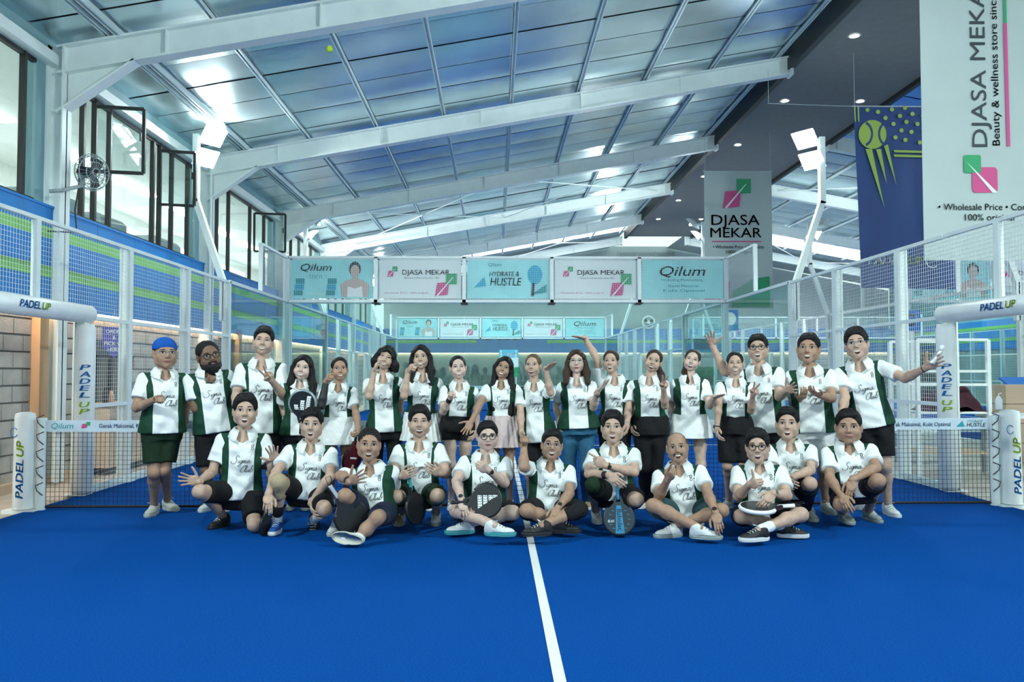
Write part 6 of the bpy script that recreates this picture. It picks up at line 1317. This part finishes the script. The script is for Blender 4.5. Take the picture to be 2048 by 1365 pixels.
person('f6', 'man in clear glasses sitting cross-legged, raising a fist', 7.15, (1104, 889, 59, 2, -4, 3), (1100, 928), (1093, 1018), S=1.66, yaw=2, skin_='tan', hair=('short', 'black'), glasses='thin', mouth='open',
       L=((1047, 935, 'n'), (1048, 888, 'f'), 'fist', (1050, 862), 'c'), R=((1139, 988, 'n'), (1116, 1016, 'n'), 'relax', (1104, 1046), 'b'), KL=(1053, 1022, 'n'), AL=(1118, 1046, 'y-0.30'), KR=(1160, 1020, 'n'), AR=(1088, 1050, 'n'), toeL=(0.9, -0.1, -0.1), toeR=(-1, -0.15, -0.05), hem=0.05, shoes=('black', 'black'), extras=(('watch', 1, 'grey_metal'), ('brace', 1, 'black')), group=FR)
person('f7', 'kneeling man with crossed forearms pointing left above a blue racket', 7.35, (1225, 854, 62, 0, 0, 2), (1227, 898), (1231, 988), S=1.74, skin_='fair', hair=('volume', 'black'), mouth='open',
       L=((1178, 948, 'n'), (1217, 951, 'n'), 'relax', (1244, 972), 'b'), R=((1268, 945, 'n'), (1212, 932, 'n'), 'point', (1176, 914), 'b'), KL=(1187, 970, 'n'), AL=(1192, 1024, 'z0.085'), KR=(1273, 1000, 'n'), AR=(1250, 1030, 'z0.09'), toeL=(0.0, -1), toeR=(0, -0.4, -1.0, 0, -1.0, 0.3), hem=0.05, shoes=('white', 'white'), extras=(('brace', -1, 'green'), ('band', -1, 'black'), ('watch', 1)), group=FR)
person('f8', 'balding man with a goatee sitting cross-legged and pointing a finger', 7.1, (1354, 894, 58, 0, 6, 2), (1357, 936), (1370, 1024), S=1.72, skin_='tan', hair=('bald', 'grey'), beard='goatee', mouth='open',
       L=((1318, 994, 'n'), (1335, 960, 'n'), 'point', (1349, 934), 'b'), R=((1416, 988, 'n'), (1431, 1026, 'n'), 'relax', (1440, 1064), 'b'), KL=(1306, 1012, 'n'), AL=(1396, 1056, 'n'), KR=(1443, 1022, 'n'), AR=(1350, 1054, 'y-0.25'), toeL=(1.0, -0.25, -0.05), toeR=(-0.9, -0.2, -0.1), bottom=('shorts', 'teal'), hem=0.05, shoes=('white', 'grey'), extras=(('watch', 1),), group=FR)
person('f9', 'man in dark glasses sitting cross-legged giving a thumbs up', 7.05, (1515, 892, 62, -2, 2, 0), (1518, 932), (1522, 1024), S=1.72, skin_='fair', hair=('volume', 'black'), glasses='round', mouth='open', sock=('white', 0.09),
       L=((1476, 994, 'n'), (1499, 970, 'n'), 'thumb', (1528, 966), 'b'), R=((1574, 992, 'n'), (1547, 988, 'n'), 'relax', (1521, 1016), 'b'), KL=(1481, 1034, 'n'), AL=(1570, 1054, 'y-0.30'), KR=(1602, 1030, 'n'), AR=(1522, 1060, 'n'), toeL=(0.9, -0.1, -0.1), toeR=(-1, -0.2, -0.05), hem=0.05, shoes=('black', 'white'), extras=(('watch', 1),), group=FR)
person('f10', 'crouching man with mouth wide open behind the thumbs-up man', 7.50, (1575, 847, 60, -2, 0, 3), (1580, 890), (1584, 985), S=1.72, skin_='fair', hair=('short', 'black'), mouth='open',
       L=((1545, 948, 'n'), (1565, 962, 'n'), 'relax', (1585, 970), 'b'), R=((1621, 942, 'n'), (1585, 955, 'n'), 'relax', (1558, 968), 'b'), KL=(1545, 984, 'n'), AL=(1552, 1022, 'z0.085'), KR=(1620, 968, 'n'), AR=(1613, 1020, 'z0.085'), toeR=(0.1, -1), hem=0.05, shoes=('cream', 'cream'), extras=(('legging', 'navy', 1),), group=FR)
person('f11', 'squatting man with swept back hair and joined hands, rightmost of the front row', 7.38, (1697, 853, 62, 0, 0, 0), (1697, 892), (1708, 980), S=1.74, fat=1.2, skin_='tan', hair=('short', 'black'), mouth='closed',
       L=((1660, 958, 'n'), (1683, 992, 'n'), 'relax', (1698, 1018), 'b'), R=((1752, 936, 'n'), (1706, 960, 'n'), 'relax', (1700, 1000), 'b'), KL=(1681, 1010, 'n'), AL=(1687, 1024, 'z0.11'), KR=(1756, 962, 'n'), AR=(1737, 1022, 'z0.085'), toeL=(0, -1), toeR=(0.15, -1), hem=0.05, shoes=('grey', 'grey'), group=FR)
# ================================================================== RACKETS AND OTHER HELD THINGS
def racket(label, bottom, top, normal, mats=('black', 'black', 'white_steel'), style=None, w=0.26, grip=0.13, scale=1.0):
    """padel racket from the butt of its grip to the top of its head; mats = face, grip, rim"""
    b = np.array(bottom, float); t = np.array(top, float); u = unit(t-b); Lr = np.linalg.norm(t-b); k = Lr/0.455
    n = unit(np.array(normal, float)-u*(np.array(normal, float)@u)); x = np.cross(u, n); x = x if True else x
    if x[0] < 0: x = -x
    hw_ = w/2; cy = 0.455-0.135; r = empty('padel_racket', b); tag(r, label, 'racket', 'padel rackets')
    out = [(hw_*math.cos(a), cy+0.135*math.sin(a)) for a in np.radians(np.linspace(-48, 228, 30))]+[(-0.030, 0.165), (0.030, 0.165)]
    def W_(p, d=0.0): return b+(x*p[0]+u*p[1])*k+n*d
    th = 0.017*k; m = MB(); nn = len(out)
    m.add([W_(p, th) for p in out]+[W_(p, -th) for p in out], [tuple(range(nn)), tuple(reversed(range(nn, 2*nn)))]); m.add([W_(p, th) for p in out]+[W_((p[0]*1.01, p[1]), 0) for p in out]+[W_(p, -th) for p in out], [(j*nn+i, j*nn+(i+1) % nn, (j+1)*nn+(i+1) % nn, (j+1)*nn+i) for j in (0, 1) for i in range(nn)])
    hd = m.build('racket_head', mats[0], r)
    MB().tube([W_(p) for p in out[:30]], 0.0185*k, 6, cap=True).build('rim', mats[2], r, smooth=True)
    m = MB(); m.bar(W_((-0.016, 0.115)), W_((-0.052, 0.225)), 0.020*k, 0.030*k, up=n); m.build('throat', mats[0], r); m = MB(); m.bar(W_((0.016, 0.115)), W_((0.052, 0.225)), 0.020*k, 0.030*k, up=n); m.build('throat', mats[0], r)
    MB().tube([W_((0, 0)), W_((0, 0.006)), W_((0, grip)), W_((0, grip+0.02))], [0.018*k, 0.0165*k, 0.0160*k, 0.012*k], 10).build('grip', mats[1], r, smooth=True)
    # wrist cord
    MB().tube([W_((0, 0.0)), W_((0.03, -0.03), 0.02), W_((0.04, -0.07), 0.03), W_((0.0, -0.08), 0.03), W_((-0.01, -0.03), 0.02), W_((0, 0.0))], 0.003, 5).build('wrist_cord', 'black', r)
    m = MB(); d = th+0.0015
    def quad(pts, mi=0): m.add([W_(p, d) for p in pts], [tuple(range(len(pts)))], mi)
    if style == 'bars':
        for i, (x0, h) in enumerate(((-0.075, 0.05), (-0.02, 0.10), (0.035, 0.15))):
            y0 = cy-0.065; quad([(x0, y0), (x0+0.042, y0), (x0+0.042+h*0.22-0.02, y0+h), (x0+h*0.22-0.02, y0+h)])
            for j in range(int(h/0.022)):
                for q in (0.012, 0.032):
                    c_ = (x0+q-0.004+0.2*j*0.022, y0+0.012+j*0.022); m.add([W_((c_[0]+0.006*math.cos(a), c_[1]+0.006*math.sin(a)), d+0.001) for a in np.linspace(0, 2*math.pi, 8)[:-1]], [tuple(range(7))], 1)
    if style == 'tri':
        for i, (y0, wd, sx) in enumerate(((-0.075, 0.12, 0.0), (-0.025, 0.085, 0.012), (0.025, 0.05, 0.024), (0.068, 0.028, 0.03))):
            quad([(-0.02+sx*0.2-0.03, cy+y0), (-0.05+sx*0.2+wd, cy+y0), (-0.06+sx*0.2+wd*0.92, cy+y0+0.038), (-0.02+sx*0.2-0.026, cy+y0+0.038)])
            for j in range(int(wd/0.022)):
                for v in (0.010, 0.028):
                    c_ = (-0.036+j*0.022+sx*0.2, cy+y0+v); m.add([W_((c_[0]+0.0055*math.cos(a), c_[1]+0.0055*math.sin(a)), d+0.001) for a in np.linspace(0, 2*math.pi, 8)[:-1]], [tuple(range(7))], 1)
    if style == 'babolat':
        quad([(-0.022, 0.20), (0.022, 0.20), (0.042, 0.45), (-0.042, 0.45)], 2)
        for i in range(14):
            a = i*0.45; quad([(0.09*math.cos(a)-0.012, cy+0.10*math.sin(a)), (0.09*math.cos(a)+0.012, cy+0.10*math.sin(a)+0.004), (0.09*math.cos(a)+0.010, cy+0.10*math.sin(a)+0.010), (0.09*math.cos(a)-0.012, cy+0.10*math.sin(a)+0.006)], 2)
        for i, ch in enumerate('Babolat'):
            pass
        put_text(m, 'Babolat', W_((-0.018, 0.235), d+0.001), u, x, 0.042*k, 0.185*k, bold=0.03, mi=1)
        put_text(m, 'BLAST', W_((-0.105, cy+0.03), d+0.001), x, -u, 0.022*k, 0.06*k, bold=0.03, mi=0)
    if style == 'plain':
        quad([(-0.05, cy-0.03), (0.05, cy-0.01), (0.05, cy+0.01), (-0.05, cy-0.01)])
    if m.n: m.build('print', ['ink_white', 'ink_dark', M['rk_blue']], hd)
    return r
M['rk_blue'] = mat('rk_blue', (0.02, 0.22, 0.42), 0.4); M['rk_dark'] = mat('rk_dark', (0.010, 0.013, 0.016), 0.35); M['rk_teal'] = mat('rk_teal', (0.03, 0.42, 0.40), 0.6); M['rk_red'] = mat('rk_red', (0.10, 0.012, 0.018), 0.4); M['rk_navy'] = mat('rk_navy', (0.012, 0.03, 0.045), 0.35)
cdir = lambda p: unit(CO-np.array(p))
def pk(px, py, y): return np.array(at(px, py, y))
racket('black round racket with pale dotted bars held by the long haired woman', pk(601, 868, 7.66), pk(607, 782, 7.62), (0, -1, 0), ('rk_dark', 'black', 'grey_metal'), 'bars', w=0.27)
racket('dark red racket hanging from the hand of the woman in a white skirt', pk(714, 864, 7.72), pk(700, 940, 7.80), (0.8, -0.6, 0), ('rk_red', 'black', 'rk_dark'), 'plain')
racket('black racket with a white grip leaning on the seated man with the raised sole', pk(660, 972, 6.62), pk(722, 1062, 6.72), (0.25, -0.9, 0.3), ('rk_dark', 'ink_white', 'rk_dark'), None)
racket('black racket with a teal grip hanging between the squatting man knees', pk(817, 950, 6.98), pk(836, 1046, 7.02), (0.85, -0.5, 0), ('rk_dark', 'rk_teal', 'rk_dark'), None)
racket('black racket with a white dotted pyramid in the lap of the cross-legged man', pk(903, 1006, 6.72), pk(1002, 1000, 6.66), (0.05, -0.9, 0.25), ('rk_dark', 'black', 'rk_dark'), 'tri', w=0.285)
racket('blue and black racket standing on its head before the kneeling man', pk(1234, 968, 6.90), pk(1240, 1069, 6.80), (0, -1, 0.1), ('rk_navy', 'rk_blue', 'rk_navy'), 'babolat', w=0.27)
racket('white edged racket lying across the lap of the thumbs-up man', pk(1588, 1012, 6.66), pk(1484, 1018, 6.58), (0, -0.16, 1.0), ('rk_dark', 'ink_white', 'ink_white'), None, w=0.25)
racket('black racket hanging edge-on from the hand of the man with the knee brace', pk(535, 1002, 6.98), pk(528, 1070, 6.98), (0.95, -0.2, 0), ('rk_dark', 'black', 'rk_dark'), None)
# silver bottle in the outstretched hand
w, uw, u, n, e = PEOPLE['s18']['wrists'][1]
yb = float((w+u*0.09)[1])-0.03; a, b = pk(1862, 729, yb), pk(1886, 692, yb); dv = unit(b-a); Lb = np.linalg.norm(b-a)
o = MB().tube([a, a+dv*0.008, a+dv*Lb*0.68, a+dv*Lb*0.78], [0.024, 0.027, 0.027, 0.017], 14).build('bottle', mat('steel_bottle', (0.72, 0.76, 0.76), 0.25, metal=0.8), None, smooth=True, loc=a)
MB().tube([a+dv*Lb*0.77, a+dv*Lb*0.80, a+dv*Lb*0.97, a+dv*Lb], [0.019, 0.021, 0.020, 0.014], 12).build('cap', 'cord', o, smooth=True); tag(o, 'slim silver bottle in the hand of the tall man at the right', 'bottle')
